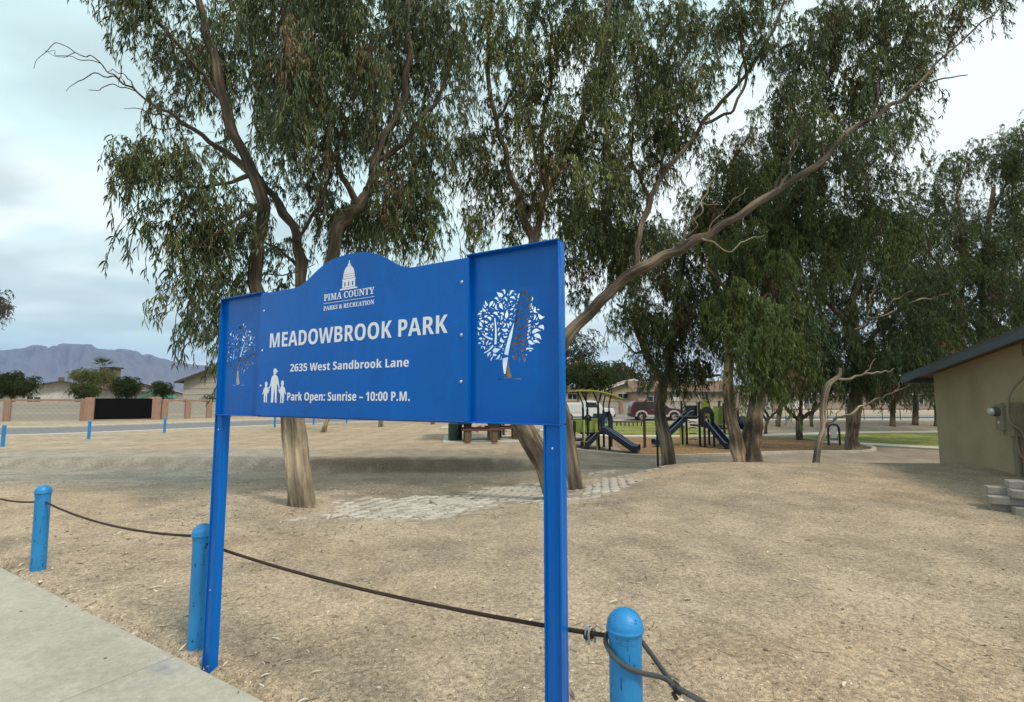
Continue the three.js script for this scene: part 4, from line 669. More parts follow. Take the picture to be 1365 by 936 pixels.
// further trees along the lawn
const farTrees = [
  ['short forked tree behind the slides at the edge of the berm', [[1021, 579, 31, 2.6], [1021, 568, 31, 2.4], [1024, 556, 31, 2.2], [1018, 545, 31, 1.6]], [[[1022, 562, 31, 1.8], [1012, 548, 31, 1.4], [1008, 538, 31, 1]], [[1024, 560, 31, 1.6], [1034, 550, 31, 1.3], [1042, 540, 31, 1]]], [[1020, 520, 26, 20, 31, 1.6, 40], [1035, 500, 34, 26, 31, 1.8, 60]], 41],
  ['dark low-forked tree at the lawn edge with a spread of bent limbs', [[1066, 584, 26.5, 5], [1065, 570, 26.5, 4.6], [1066, 560, 26.5, 4.8], [1068, 552, 26.5, 4]], [[[1064, 560, 26.5, 3], [1053, 550, 26.5, 2.6], [1045, 540, 26.4, 2], [1036, 528, 26.3, 1.4]], [[1068, 558, 26.5, 3], [1082, 550, 26.5, 2.8], [1092, 540, 26.6, 2.2], [1100, 525, 26.6, 1.6]], [[1067, 552, 26.5, 3], [1066, 530, 26.5, 2.6], [1072, 505, 26.5, 2]]], [[1050, 515, 36, 24, 26.5, 2, 90], [1085, 510, 36, 26, 26.5, 2, 90], [1066, 470, 46, 36, 26.5, 2.2, 130], [1040, 480, 30, 40, 26.6, 1.8, 70]], 43],
  ['dark tree trunk standing on the berm near the railing', [[1037, 572, 36, 3.6], [1038, 555, 36, 3.2], [1042, 535, 36, 3]], [], [[1042, 505, 34, 28, 36, 2.4, 60]], 47],
  ['thin-stemmed tree on the berm between two darker trunks', [[1082, 571, 36, 2.8], [1082, 555, 36, 2.6], [1088, 535, 36, 2.4]], [], [[1090, 500, 34, 30, 36, 2.4, 60]], 53],
  ['lawn tree with its crown over the railing, next to the stout furrowed trunk', [[1190, 571, 36, 3.8], [1190, 555, 36, 3.5], [1190, 530, 36, 3]], [], [[1180, 530, 34, 16, 36, 2.2, 50], [1180, 508, 40, 30, 36, 2.6, 90], [1160, 480, 36, 36, 36, 2.4, 60], [1195, 470, 34, 36, 36, 2.4, 60]], 59],
  ['lawn tree with its crown over the railing, middle one of three', [[1220, 571, 36.5, 4], [1220, 555, 36.5, 3.7], [1221, 530, 36.5, 3]], [], [[1220, 530, 34, 16, 36, 2.2, 50], [1220, 505, 36, 32, 36.5, 2.6, 90], [1225, 470, 36, 30, 36.5, 2.4, 60]], 61],
  ['lawn tree with its trunk beside the building corner', [[1249, 571, 36, 4], [1249, 555, 36, 3.7], [1249, 530, 36, 3]], [], [[1250, 532, 34, 16, 36, 2.2, 50], [1250, 510, 30, 32, 36, 2.6, 80], [1262, 480, 30, 34, 36, 2.4, 60]], 67],
  ['short tree with a leaning trunk on the sandy rise before the street', [[431, 580, 26, 4.5], [434, 566, 26, 4], [440, 545, 26, 3.6]], [], [[440, 470, 60, 36, 26, 2, 120]], 71],
  ['tree with a plain short trunk on the sandy rise behind the sign', [[508, 570, 31, 4.2], [507, 555, 31, 3.8], [505, 540, 31, 3.4]], [], [[505, 470, 56, 36, 31, 2.4, 100]], 73],
  ['tree with a flared foot on the sandy rise near the picnic shelter', [[577, 569, 34, 3.4], [577, 556, 34, 3], [577, 540, 34, 2.8]], [], [[577, 475, 50, 34, 34, 2.4, 100]], 79],
];
for (const [label, trunk, limbs, crown, seed] of farTrees) tree('park_tree', label, { seed, trunk, limbs, crown, bark: seed > 70 ? BARK.grey : BARK.dark, tint: [0.101, 0.137, 0.063], scale: 1.6, spread: .42, rad: 9, floor: seed < 70 ? 1.5 : 1.7, twigShare: .5 }, 'trees along the lawn and street');
// ---------- mountains ----------
{
  const R = rng(77), prof = [[-760, 478], [-500, 470], [-300, 476], [-120, 470], [-30, 471], [0, 468], [20, 466], [45, 461], [62, 463], [80, 459], [100, 460], [118, 460], [128, 466], [142, 467], [158, 466], [175, 468], [195, 473], [215, 479], [235, 483], [260, 487], [320, 494], [420, 500], [560, 508], [760, 514], [1000, 518], [1300, 516], [1700, 512]];
  const yAt = (x) => { for (let i = 0; i < prof.length - 1; i++) if (x <= prof[i + 1][0]) return mix(prof[i][1], prof[i + 1][1], ss(0, 1, (x - prof[i][0]) / (prof[i + 1][0] - prof[i][0]))); return 514; };
  const NX = 760, NZ = 90, pos = [], col = [], idx = [];
  for (let j = 0; j <= NZ; j++) for (let i = 0; i <= NX; i++) {
    const px = -760 + 2460 * i / NX, t = j / NZ, d = 7000 + 3600 * t, crest = at(px, yAt(px), 10000).y;
    const u = (px - 682.5) / FPX, x = u * d, rid = 1 - Math.abs(2 * fbm(px * .022 + t * .8, t * 3.2, 5, 201) - 1), r2 = 1 - Math.abs(2 * fbm(px * .06, t * 7, 4, 205) - 1);
    const env = Math.pow(ss(0, .82, t), 1.25) * (t > .86 ? 1 - .25 * (t - .86) / .14 : 1); let y = crest * env * (.50 + .40 * rid + .34 * r2) * (d / 10000);
    y = Math.min(y, crest * d / 10000 * (.86 + .16 * r2)); if (j === 0) y = -30; pos.push(x, y, -d);
  }
  for (let j = 0; j < NZ; j++) for (let i = 0; i < NX; i++) { const a = j * (NX + 1) + i; idx.push(a, a + 1, a + NX + 1, a + 1, a + NX + 2, a + NX + 1); }
  const g = new THREE.BufferGeometry(); g.setAttribute('position', new THREE.Float32BufferAttribute(pos, 3)); g.setIndex(idx); g.computeVertexNormals();
  structure('mountain_range', g, new THREE.MeshStandardMaterial({ color: lin(.145, .14, .14), roughness: 1 }), 'bare rocky mountain range blue with distance');
}
scene.fog = new THREE.FogExp2(0x86abec, 0.00004);

// ---------- left side: street wall, gate, houses ----------
const pinkM = mat(lin(.42, .27, .195), .95, { map: grainTex, bumpMap: grainBump, bumpScale: .006 }), blockM = [[.54, .52, .46], [.50, .48, .43], [.57, .545, .49]].map(c => mat(lin(...c), .95, { map: grainTex, bumpMap: grainBump, bumpScale: .006 }));
const wallFrame = (name, label, cat, p, q) => { const a = V(p[0], 0, -p[1]), b = V(q[0], 0, -q[1]); a.y = baseH(a.x, a.z) - .02; const o = thing(name, label, cat, a, Math.atan2(-(b.z - a.z), b.x - a.x), name === 'block_wall' ? 'garden walls along the street' : undefined); return [o, Math.hypot(b.x - a.x, b.z - a.z)]; };
function blockWall(label, p, q, h, bays, seed) {
  const R = rng(seed), [o, len] = wallFrame('block_wall', label, 'wall', p, q), bay = len / bays;
  for (let k = 0; k <= bays; k++) { part(o, 'pillar', rb(.46, h + .06, .42, .02), pinkM, k * bay, (h + .06) / 2 - .1, 0); }
  for (let k = 0; k < bays; k++) {
    const w = bay - .46, n = Math.round(w / .42), bw = w / n, ch = (h - .2) / 8;
    for (let c = 0; c < 8; c++) { const cols = []; const off = (c & 1) * .5; const g = []; for (let i = 0; i < n + (off ? 1 : 0); i++) { const x0 = Math.max(0, (i - off) * bw), x1 = Math.min(w, (i + 1 - off) * bw), b = new THREE.BoxGeometry(x1 - x0 - .012, ch - .012, .19 + R() * .012); b.translate((x0 + x1) / 2, 0, 0); g.push(b); }
      const m = part(o, 'block_course', mergeGeometries(g), blockM[Math.floor(R() * 3)], k * bay + .23, c * ch + ch / 2 - .05, 0); m.userData.kind = 'stuff'; }
    part(o, 'mortar', bx(w, h - .2, .165), mat(lin(.36, .34, .30), 1), k * bay + .23 + w / 2, (h - .2) / 2 - .06, 0);
    part(o, 'coping', rb(w - .01, .16, .26, .02), pinkM, k * bay + .23 + w / 2, h - .14, 0);
  }
}
const WA = [-57, 34.5], WB = [-31.9, 39.4], WC = [-28.7, 41.2], WD = [-25.6, 46.5];
blockWall('long grey block garden wall with brown pillars left of the black gate', WA, [-32.5, 39.25], 1.72, 5, 3);
blockWall('short grey block garden wall with brown pillars between black gate and gabled house', [-28.1, 41.6], WD, 1.68, 3, 4);
{
  const [o, len] = wallFrame('driveway_gate', 'black solid sliding driveway gate between two brown pillars', 'gate', WB, WC), bl = new THREE.MeshPhysicalMaterial({ color: lin(.006, .006, .007), roughness: .9, specularIntensity: .15 });
  for (const x of [-.3, len + .25]) part(o, 'pillar', rb(.6, 1.85, .5, .03), pinkM, x, .85, 0);
  part(o, 'frame', bx(len, .06, .06), bl, len / 2, .12, 0); part(o, 'frame', bx(len, .06, .06), bl, len / 2, 1.68, 0);
  const n = 14; for (let i = 0; i < n; i++) part(o, 'gate_panel', bx(len / n - .003, 1.5, .03), bl, (i + .5) * len / n, .9, 0);
  part(o, 'track', bx(len + .3, .05, .2), M.paleConcrete, len / 2, -.02, .1);
}
{ const g = new THREE.PlaneGeometry(5, 4); g.rotateX(-Math.PI / 2); }
const roofTan = mat(lin(.40, .345, .285), .95, { map: grainTex }), roofBrown = mat(lin(.27, .175, .125), .95, { map: grainTex }), whiteWall = mat(lin(.70, .69, .66), .9, { map: grainTex }), sidingM = mat(lin(.52, .485, .415), .9, { map: grainTex }), trimDk = mat(lin(.05, .045, .04), .8), creamM = mat(lin(.62, .53, .36), .9, { map: grainTex }), glassDk = mat(lin(.03, .035, .04), .08), frameW = mat(lin(.7, .7, .68), .6);
function gable(parent, w, h, dep, rise, wallMat, roofMat, { over = .4, axis = 'z', trim = trimDk } = {}) {   // gable end faces local +z when axis is z
  const pts = [[-w / 2, -.4], [w / 2, -.4], [w / 2, h], [0, h + rise], [-w / 2, h]], g = ext(pts, dep); part(parent, 'wall', g, wallMat, 0, 0, -dep);
  const a = Math.atan2(rise, w / 2), l = Math.hypot(rise, w / 2) + over;
  for (const s of [-1, 1]) { const r = part(parent, 'roof', bx(l, .10, dep + over * 2), roofMat, s * (w / 4 + over / 2 * Math.cos(a)), h + rise / 2 - over / 2 * Math.sin(a) + .07, -dep / 2, 0, 0, -s * a); part(r, 'fascia', bx(l, .20, .05), trim, 0, -.05, dep / 2 + over + .03); }
}
function win(parent, x, y, z, w, h, nm = 'window') { const f = part(parent, nm, bx(w, h, .06), frameW, x, y, z); part(f, 'pane', bx(w - .12, h - .12, .02), glassDk, 0, 0, .036); part(f, 'mullion', bx(.05, h - .12, .03), frameW, 0, 0, .05); return f; }
{
  const o = at(285, 560, 52); const h = thing('gabled_house', 'two-level house with pale siding gable and dark roof edge beyond the garden wall', 'house', [o.x + 4.2, -.4, o.z], .30);
  gable(h, 13, 3.7, 9, 2.9, sidingM, trimDk, { over: .7 });
  for (let k = 0; k < 10; k++) part(h, 'siding_board', bx(12.9 - Math.max(0, (k * .58 - 3.3)) * 4.2, .50, .03), sidingM, 0, .25 + k * .58, .012 + (k % 2) * .004);
  part(h, 'upper_wall', bx(9, 3, 7), sidingM, 3, 5.4, -6.5); part(h, 'upper_roof', bx(10, .16, 8), trimDk, 3, 6.3, -6.5); part(h, 'upper_roof', rb(9.4, .8, 7.4, .1), roofTan, 3, 6.85, -6.5);
  win(h, -4.6, 1.0, .05, .8, 1.1); win(h, 2.2, 1.4, .05, 1.4, 1.1);
}
{
  const o = at(80, 545, 62); const h = thing('white_house', 'low white house with a wide shallow tan roof behind the shrubs', 'house', [o.x, -.3, o.z], .62);
  gable(h, 10, 2.7, 20, 1.15, whiteWall, roofTan, { over: .8 });
  part(h, 'patio_roof', bx(9, .14, 4), trimDk, 6.3, 2.75, -8); for (const z of [-10, -6]) part(h, 'patio_post', bx(.14, 2.7, .14), frameW, 10, 1.3, z); win(h, 2.0, 1.5, .05, 1.6, 1.1); win(h, -2.4, 1.5, .05, 1.3, 1.1);
  part(h, 'vent_stack', cyl(.32, .36, 1.3, 10), mat(lin(.11, .09, .08), .9), -1, 4.0, -9);
}
{
  const o = at(206, 545, 66); const h = thing('garden_shed', 'small shed with a green roof between two dark shrubs', 'shed', [o.x, -.3, o.z], .3);
  gable(h, 2.6, 2.0, 3, .75, whiteWall, mat(lin(.03, .20, .13), .7), { over: .35, trim: mat(lin(.03, .2, .13), .7) }); part(h, 'door', bx(.8, 1.8, .05), sidingM, 0, .8, .04);
}
{
  const o = at(186, 545, 72); const h = thing('white_house', 'small pale house mostly hidden behind the green shrubs beyond the gate', 'house', [o.x, -.3, o.z], .5);
  gable(h, 9, 2.6, 9, 1.3, whiteWall, roofTan, { over: .5 }); win(h, 1, 1.5, .05, 1.4, 1);
}
// shrubs and small trees beyond the wall
function shrub(name, label, px, py, d, rx, ry, n, tint, seed, cat = 'shrub', sc = 2.0, trunkPx = 3) {
  const o = tree(name, label, { seed, proto: BROAD, tint, scale: sc, spread: .32, floor: -.2, per: 6, rad: 7, bark: BARK.dark, twigShare: .3,
    trunk: [[px, 560, d, trunkPx], [px + 1, py + ry * .5, d, trunkPx * .8], [px, py, d, trunkPx * .5]], crown: [[px, py, rx, ry, d, rx * d / FPX, n], [px - rx * .4, py - ry * .1, rx * .55, ry * .75, d - .5, rx * .5 * d / FPX, n * .4], [px + rx * .4, py + ry * .15, rx * .55, ry * .7, d - .6, rx * .5 * d / FPX, n * .4]] }, 'greenery behind the garden walls');
  o.userData.category = cat; return o;
}
shrub('orange_tree', 'dense dark round shrub at the outer end of the garden wall', 16, 518, 46, 34, 15, 420, [.040, .068, .020], 101, 'shrub', 1.3);
shrub('orange_tree', 'lighter green leafy shrub between the low house and the black gate', 112, 525, 50, 18, 9, 200, [.075, .105, .030], 103, 'shrub', 1.3);
shrub('orange_tree', 'dense dark round shrub directly behind the black gate', 168, 521, 50, 14, 11, 260, [.038, .066, .020], 107, 'shrub', 1.3);
shrub('orange_tree', 'dark shrub behind the green-roofed shed and gabled house', 216, 523, 55, 11, 8, 160, [.042, .07, .02], 109, 'shrub', 1.3);
shrub('desert_tree', 'feathery pale green desert tree above the white house roof', 124, 506, 60, 28, 9, 260, [.16, .185, .085], 113, 'tree', 1.6);
shrub('desert_tree', 'slim grey-green bush at the foot of the gabled house', 281, 540, 47, 5, 14, 50, [.075, .088, .045], 127, 'shrub', 1.4, 1.5);
shrub('desert_tree', 'thin twiggy tree at the street edge with sparse leaves', -14, 416, 30, 12, 16, 40, [.15, .14, .12], 131, 'tree', 1.6, 3);
{ // fan palm
  const p = at(133, 545, 68); const o = thing('fan_palm', 'fan palm with a ragged head rising behind the feathery tree', 'palm tree', [p.x, -.4, p.z]);
  const top = at(133, 490, 68).y + .4; part(o, 'trunk', limbGeo([V(0, -.2, 0), V(.1, top * .5, 0), V(0, top, 0)], [.3, .25, .28], { rad: 8 }).g, BARK.dark);
  const R = rng(4), fr = []; const fm = mat(lin(.07, .095, .035), .8, { side: THREE.DoubleSide });
  for (let k = 0; k < 34; k++) { const a = k * 2.399, e = -.5 + 1.7 * (k / 34), dir = V(Math.cos(a) * Math.cos(e), Math.sin(e), Math.sin(a) * Math.cos(e)), pos = []; const s = V(-Math.sin(a), 0, Math.cos(a)), c = dir.clone().multiplyScalar(.9);
    for (let f = -5; f <= 5; f++) { const d2 = dir.clone().addScaledVector(s, f * .20).normalize(), t = c.clone().addScaledVector(d2, .9 + R() * .2).add(V(0, -.18, 0)), w = s.clone().multiplyScalar(.05); pos.push(c.clone().sub(w), c.clone().add(w), t); }
    pos.push(V(0, 0, 0), c.clone().addScaledVector(s, .03), c.clone().addScaledVector(s, -.03));
    const g = new THREE.BufferGeometry().setFromPoints(pos); g.computeVertexNormals(); part(o, 'frond', g, fm, 0, top, 0); }
}
{ const p = at(148, 545, 69); const o = thing('chimney_block', 'square brown chimney stub beside the fan palm', 'chimney', [p.x, 0, p.z]); part(o, 'stack', bx(1.1, 6.2, 1.1), mat(lin(.22, .18, .15), .95, { map: grainTex }), 0, 2.4, 0); part(o, 'cap', bx(1.5, .2, 1.5), trimDk, 0, 5.6, 0); }

// ---------- blue bollards along the street ----------
const streetBollards = [[3, 598, 18.2, 'blue bollard along the street where the gravel spill meets the kerb'], [118, 587, 21.7, 'blue bollard along the street opposite the black gate'], [219, 578, 25.6, 'blue bollard along the street opposite the short garden wall'], [366, 571, 30.4, 'small blue bollard seen below the sign just left of the thick trunk'], [418, 568, 33.5, 'small blue bollard seen below the sign between thick and leaning trunks'], [462, 566, 36, 'small blue bollard seen below the sign right of the leaning trunk']];
for (const [px, py, d, label] of streetBollards) { const p = onGround(px, py, d), o = thing('bollard', label, 'bollard', [p.x, p.y + .02, p.z], 0, 'blue bollards along the street'); part(o, 'pipe', bollardGeo, bollardM); part(o, 'domed_cap', capGeo, bollardM); }

// ---------- playground ----------
const flat = (pts, y, uvs = 1) => { const g = new THREE.ShapeGeometry(sh(pts.map(p => [p[0], p[1]])), 24); g.rotateX(-Math.PI / 2); g.translate(0, y, 0); const uv = g.attributes.uv, p = g.attributes.position; for (let i = 0; i < uv.count; i++) uv.setXY(i, p.getX(i) / uvs, p.getZ(i) / uvs); return g; };
const curvePts = (P, n = 60, closed = true) => new THREE.CatmullRomCurve3(P.map(p => V(p[0], p[1], 0)), closed).getPoints(n).map(p => [p.x, p.y]);
const PG = -.6;
const chipTex = tex(512, (u, v, i, j) => { const n = .62 + .5 * (fbm(u * 40, v * 24, 3, 221, 0) - .5) + .2 * (hash2(i, j, 3) - .5) + .18 * (fbm(u * 5, v * 5, 3, 223, 5) - .5); return [n, n * .86, n * .64]; });
const chipOutline = curvePts([[1.2, 22], [2.4, 19.5], [5, 19.0], [8, 19.6], [11, 20.4], [14.5, 21], [16, 24], [15, 27.6], [9, 28], [3.5, 27.8], [1.2, 26]], 90);
structure('play_surface', flat(chipOutline, PG + .03, 1.4), new THREE.MeshStandardMaterial({ color: lin(.62, .50, .36), map: chipTex, bumpMap: dirtBump, bumpScale: .03, roughness: 1 }), 'tan wood chip surface under the playground');
{
  const pts = chipOutline.map(p => V(p[0], 0, -p[1])); const s = strip(pts, -.08, .08, .09, .25); structure('play_border', s, M.paleConcrete, 'pale concrete border round the wood chips');
}
const lawnTex = tex(512, (u, v, i, j) => { const n = .66 + .35 * (fbm(u * 6, v * 6, 4, 231, 6) - .5) + .4 * (fbm(u * 60, v * 60, 2, 233, 60) - .5), y = fbm(u * 4, v * 4, 3, 237, 4); return [n * (.80 + .4 * y), n, n * .55]; });
const lawnM = new THREE.MeshStandardMaterial({ color: lin(.34, .40, .20), map: lawnTex, bumpMap: dirtBump, bumpScale: .04, roughness: 1 });
structure('lawn', flat([[0.6, 29.6], [13, 29.6], [15.5, 31.2], [13.2, 36.5], [12.6, 46.5], [8, 46.2], [2.5, 44], [0.2, 38]], PG + .05, 3), lawnM, 'green park lawn behind the playground');
structure('lawn', flat([[14.6, 26.8], [17.1, 23.8], [19.1, 22.0], [24.1, 19.9], [40, 16.2], [40, 32.4], [22, 31.4], [17, 29.8]], PG + .045, 3), lawnM, 'green lawn strip beside the tan building');
const slabPath = (P, w, name, label) => { const pts = new THREE.CatmullRomCurve3(P.map(p => V(p[0], 0, -p[1]))).getPoints(50); const g = strip(pts, -w / 2, w / 2, .07, .12); structure(name, g, M.paleConcrete, label); };
slabPath([[-4, 29.4], [4, 28.9], [12, 28.9], [17, 30.4], [22, 32.0], [40, 33.0]], 1.3, 'path', 'pale concrete path behind the playground');
slabPath([[15.2, 25.2], [17, 23.2], [19, 21.4], [24, 19.3], [40, 15.5]], 1.2, 'path', 'pale concrete path leading past the stout trunk to the building');
const navy = mat(lin(.008, .015, .036), .35), black = mat(lin(.012, .012, .014), .5), lime = mat(lin(.25, .33, .045), .5), limeP = mat(lin(.42, .46, .12), .55), edgeM = mat(lin(.10, .13, .20), .35), greyM = mat(lin(.30, .31, .32), .5, { metalness: .4 }), bluePanel = mat(lin(.10, .22, .34), .5);
const post = (o, x, z, h, m = black, r = .05) => part(o, 'post', cyl(r, r, h, 12), m, x, h / 2, z);
function slide(o, p0, p1, w, m, lanes = 1, name = 'slide') {   // chute from p0 (top) to p1 (runout) with raised sides
  const g = new THREE.Group(); g.name = name; o.add(g); const dir = p1.clone().sub(p0).setY(0), L = dir.length(); dir.normalize(); const yaw = Math.atan2(-dir.z, dir.x); g.position.copy(p0); g.rotation.y = yaw; const H = p0.y - p1.y;
  const prof = (u) => { const t = ss(0, 1, u); return -H * (u < .08 ? 0 : u > .86 ? 1 : (u - .08) / .78); };
  const bed = [], n = 16, top = [], bot = []; for (let i = 0; i <= n; i++) { const u = i / n; top.push([u * L, prof(u) + .0]); bot.unshift([u * L, prof(u) - .06]); }
  const sideT = top.map(p => [p[0], p[1] + .17]), bedG = ext(top.concat(bot), w); part(g, 'chute', bedG, m, 0, 0, -w / 2);
  const sg = ext(sideT.concat(bot), .05); for (let k = 0; k <= lanes; k++) { const z = -w / 2 + k * w / lanes; part(g, 'side_rail', sg, m, 0, 0, z - .025); const e = tubePts(sideT.map(p => V(p[0], p[1] + .01, 0)), .022, 24, 6); part(g, 'rail_edge', e, edgeM, 0, 0, z); }
  part(g, 'foot', cyl(.03, .03, .3, 8), greyM, L * .9, -H - .12, 0);
}
const slats = (o, x0, x1, z, y0, y1, m, n = 7) => { const p = new THREE.Group(); p.name = 'guard_panel'; o.add(p); for (const y of [y0, y1]) part(p, 'rail', bx(Math.abs(x1 - x0), .05, .05), m, (x0 + x1) / 2, y, z); for (let i = 0; i < n; i++) part(p, 'slat', bx(.035, y1 - y0, .03), m, x0 + (i + .5) * (x1 - x0) / n, (y0 + y1) / 2, z); };
{ // toddler structure with canopy
  const c = at(797, 597, 21.5), px = (x) => (x - 797) * 21.5 / FPX; const o = thing('play_structure', 'playground structure with lime canopy roof and navy double slide', 'play structure', [c.x, PG + .03, c.z], 0);
  for (const [x, z, h] of [[-16, .6, 1.7], [-2, .6, 1.75], [12, .6, 1.6], [-33, .6, 1.2], [-16, -.7, 1.7], [12, -.7, 1.6], [-33, -.7, 1.2]]) post(o, px(797 + x), z, h);
  post(o, px(776), .75, 1.25, limeP, .035); post(o, px(792), .75, 1.1, limeP, .035);
  part(o, 'deck', rb(1.5, .08, 1.35, .02), black, px(795), .72, 0); part(o, 'deck', rb(.7, .06, 1.2, .02), black, px(772), .42, 0);
  slats(o, px(766), px(780), .62, .72, 1.22, lime); slats(o, px(783), px(795), .62, .76, 1.28, lime); slats(o, px(783), px(808), -.68, .76, 1.3, lime, 10); slats(o, px(766), px(780), -.68, .7, 1.2, lime);
  { const a = new THREE.Shape(); a.moveTo(-.30, 0); a.lineTo(.30, 0); a.lineTo(.30, .56); a.absarc(0, .56, .30, 0, Math.PI); a.lineTo(-.3, 0); const h = new THREE.Path(); h.moveTo(-.14, .08); h.lineTo(.14, .08); h.lineTo(.14, .5); h.absarc(0, .5, .14, 0, Math.PI); h.lineTo(-.14, .08); a.holes.push(h); part(o, 'slide_hood', ext(a, .08), navy, px(805), .72, .55, 0, .55, 0); }
  slide(o, V(px(802), .80, .62), V(px(842), .10, 1.15), .74, navy, 2, 'double_slide');
  slide(o, V(px(792), .62, .75), V(px(773), .22, .95), .36, black, 1, 'step_ramp');
  part(o, 'activity_panel', rb(.62, .42, .05, .02), bluePanel, px(804), 1.26, -.62); part(o, 'steering_wheel', new THREE.TorusGeometry(.12, .03, 8, 18), black, px(781), 1.32, .7);
  part(o, 'bubble_window', new THREE.SphereGeometry(.13, 14, 10), black, px(781), 1.32, .62);
  // canopy roof: arched ribbed sheet on bent supports
  { const n = 16, pos = [], idx = [], Y = (t) => 2.40 + .10 * Math.sin(t * 2.2 + .4) - .32 * t * t, seg = []; for (let s = 0; s < 2; s++) for (let i = 0; i <= n; i++) { const t = i / n; for (const z of [-1.05, 1.0]) pos.push(px(763) + t * (px(824) - px(763)), Y(t) - s * .045, z); }
    const id = (s, i, k) => s * (n + 1) * 2 + i * 2 + k; for (let i = 0; i < n; i++) { idx.push(id(0, i, 0), id(0, i, 1), id(0, i + 1, 0), id(0, i + 1, 0), id(0, i, 1), id(0, i + 1, 1)); idx.push(id(1, i, 0), id(1, i + 1, 0), id(1, i, 1), id(1, i + 1, 0), id(1, i + 1, 1), id(1, i, 1)); for (const k of [0, 1]) idx.push(id(0, i, k), id(0, i + 1, k), id(1, i, k), id(1, i, k), id(0, i + 1, k), id(1, i + 1, k)); }
    for (const i of [0, n]) idx.push(id(0, i, 0), id(1, i, 0), id(0, i, 1), id(0, i, 1), id(1, i, 0), id(1, i, 1));
    const g = new THREE.BufferGeometry(); g.setAttribute('position', new THREE.Float32BufferAttribute(pos, 3)); g.setIndex(idx); const f = g.toNonIndexed(); f.computeVertexNormals(); const rf = part(o, 'canopy_roof', f, mat(lin(.33, .37, .075), .6, { side: THREE.DoubleSide }));
    for (let k = 0; k <= 6; k++) { const t = k / 6; part(rf, 'roof_rib', bx(.03, .03, 2.06), lime, px(763) + t * (px(824) - px(763)), Y(t) + .008, -.02); }
    for (const [x, bx0, z] of [[781, 774, .6], [795, 789, .6], [795, 800, .6], [809, 813, .6], [781, 774, -.7], [809, 813, -.7]]) part(o, 'roof_support', tubePts([V(px(x), 1.6, z), V(px(x), 1.85, z), V(px(bx0), 2.38, z)], .032, 14, 6), black); }
}
{ // overhead ring ladder
  const c = at(840, 597, 22.5), k = 22.5 / FPX; const o = thing('ring_ladder', 'low horizontal ladder with hanging loops on two dark posts', 'climbing bar', [c.x, PG + .03, c.z]);
  for (const x of [-23, 17, 21.5]) { post(o, x * k, x === 17 ? .25 : -.2, x < 0 ? 1.3 : 1.42, mat(lin(.05, .025, .022), .5), .045); }
  for (const z of [-.2, .22]) part(o, 'bar', cyl(.022, .022, 42 * k, 8), black, -2 * k, 1.1, z, 0, 0, Math.PI / 2);
  const t = new THREE.TorusGeometry(.085, .014, 6, 16); for (let i = 0; i < 7; i++) part(o, 'ring', t, black, (-17 + i * 5.4) * k, 1.0, 0, 0, 1.2 + (i % 2) * .3, 0);
}
{ // larger structure with three slides
  const c = at(932, 592, 23.4), k = 23.4 / FPX, px = (x) => (x - 932) * k; const o = thing('play_structure', 'larger playground structure with three navy slides and lime panels behind the trunks', 'play structure', [c.x, PG + .03, c.z]);
  for (const [x, z, h] of [[915, -.5, 2.0], [922, -.6, 1.8], [928, .5, 1.95], [932, .7, 1.5], [944, .7, 1.5], [951, -.5, 2.0], [960, .5, 1.9], [966, -.5, 2.0], [978, .5, 1.6], [985, -.4, 1.7]]) post(o, px(x), z, h, x === 932 ? mat(lin(.06, .03, .025), .5) : black);
  for (const x of [905, 910, 978]) post(o, px(x), .3, .9, limeP, .035);
  part(o, 'deck', rb(1.1, .08, 1.2, .02), black, px(922), 1.3, 0); part(o, 'deck', rb(1.0, .08, 1.2, .02), black, px(940), .9, .1); part(o, 'deck', rb(1.1, .08, 1.1, .02), black, px(962), .78, 0); part(o, 'bridge_rail', bx(1.3, .04, .04), greyM, px(966), .98, .5);
  slide(o, V(px(921), 1.38, .2), V(px(868), .14, .5), .42, navy, 1, 'long_slide');
  slide(o, V(px(937), .95, .7), V(px(953), .08, 1.75), .40, navy, 1, 'wave_slide');
  { const a = new THREE.Shape(); a.moveTo(-.30, 0); a.lineTo(.30, 0); a.lineTo(.30, .62); a.absarc(0, .55, .30, .25, Math.PI - .25); a.lineTo(-.3, 0); const h = new THREE.Path(); h.moveTo(-.15, .1); h.lineTo(.15, .1); h.lineTo(.15, .55); h.lineTo(-.15, .55); h.lineTo(-.15, .1); a.holes.push(h); part(o, 'slide_hood', ext(a, .06), black, px(936), .9, .62); }
  part(o, 'tower_panel', rb(.5, .62, .06, .02), black, px(920), 1.5, .35); slats(o, px(946), px(952), .55, .85, 1.75, lime, 4); slats(o, px(940), px(952), -.5, .95, 1.6, lime, 6);
  { const a = new THREE.Shape(); a.moveTo(0, 0); a.bezierCurveTo(.28, .1, .34, .5, .12, .95); a.bezierCurveTo(-.2, .8, -.3, .3, 0, 0); part(o, 'leaf_panel', ext(a, .04), lime, px(957), .85, .3); part(o, 'leaf_panel', ext(a, .04), limeP, px(962), .82, .0, 0, .6, -.15); part(o, 'leaf_panel', ext(a, .04), lime, px(948), 1.15, -.2, 0, 0, .3); }
  part(o, 'tube_slide', tubePts([V(px(974), .95, 0), V(px(984), 1.05, .35), V(px(990), .8, .8), V(px(988), .35, 1.0)], .30, 24, 16), navy);
  for (let i = 0; i < 4; i++) part(o, 'climber_rung', tubePts([V(px(915), .3 + i * .25, .45), V(px(918), .34 + i * .25, .6), V(px(924), .3 + i * .25, .45)], .02, 10, 6), black);
}
{ const c = onGround(877, 617, 14.5); const o = thing('sign_post', 'thin dark post with a narrow plate standing before the playground', 'post', c); part(o, 'pole', cyl(.028, .03, 1.25, 10), black, 0, .58, 0); part(o, 'plate', rb(.10, .35, .02, .006), mat(lin(.05, .045, .045), .5), 0, 1.05, .035); }
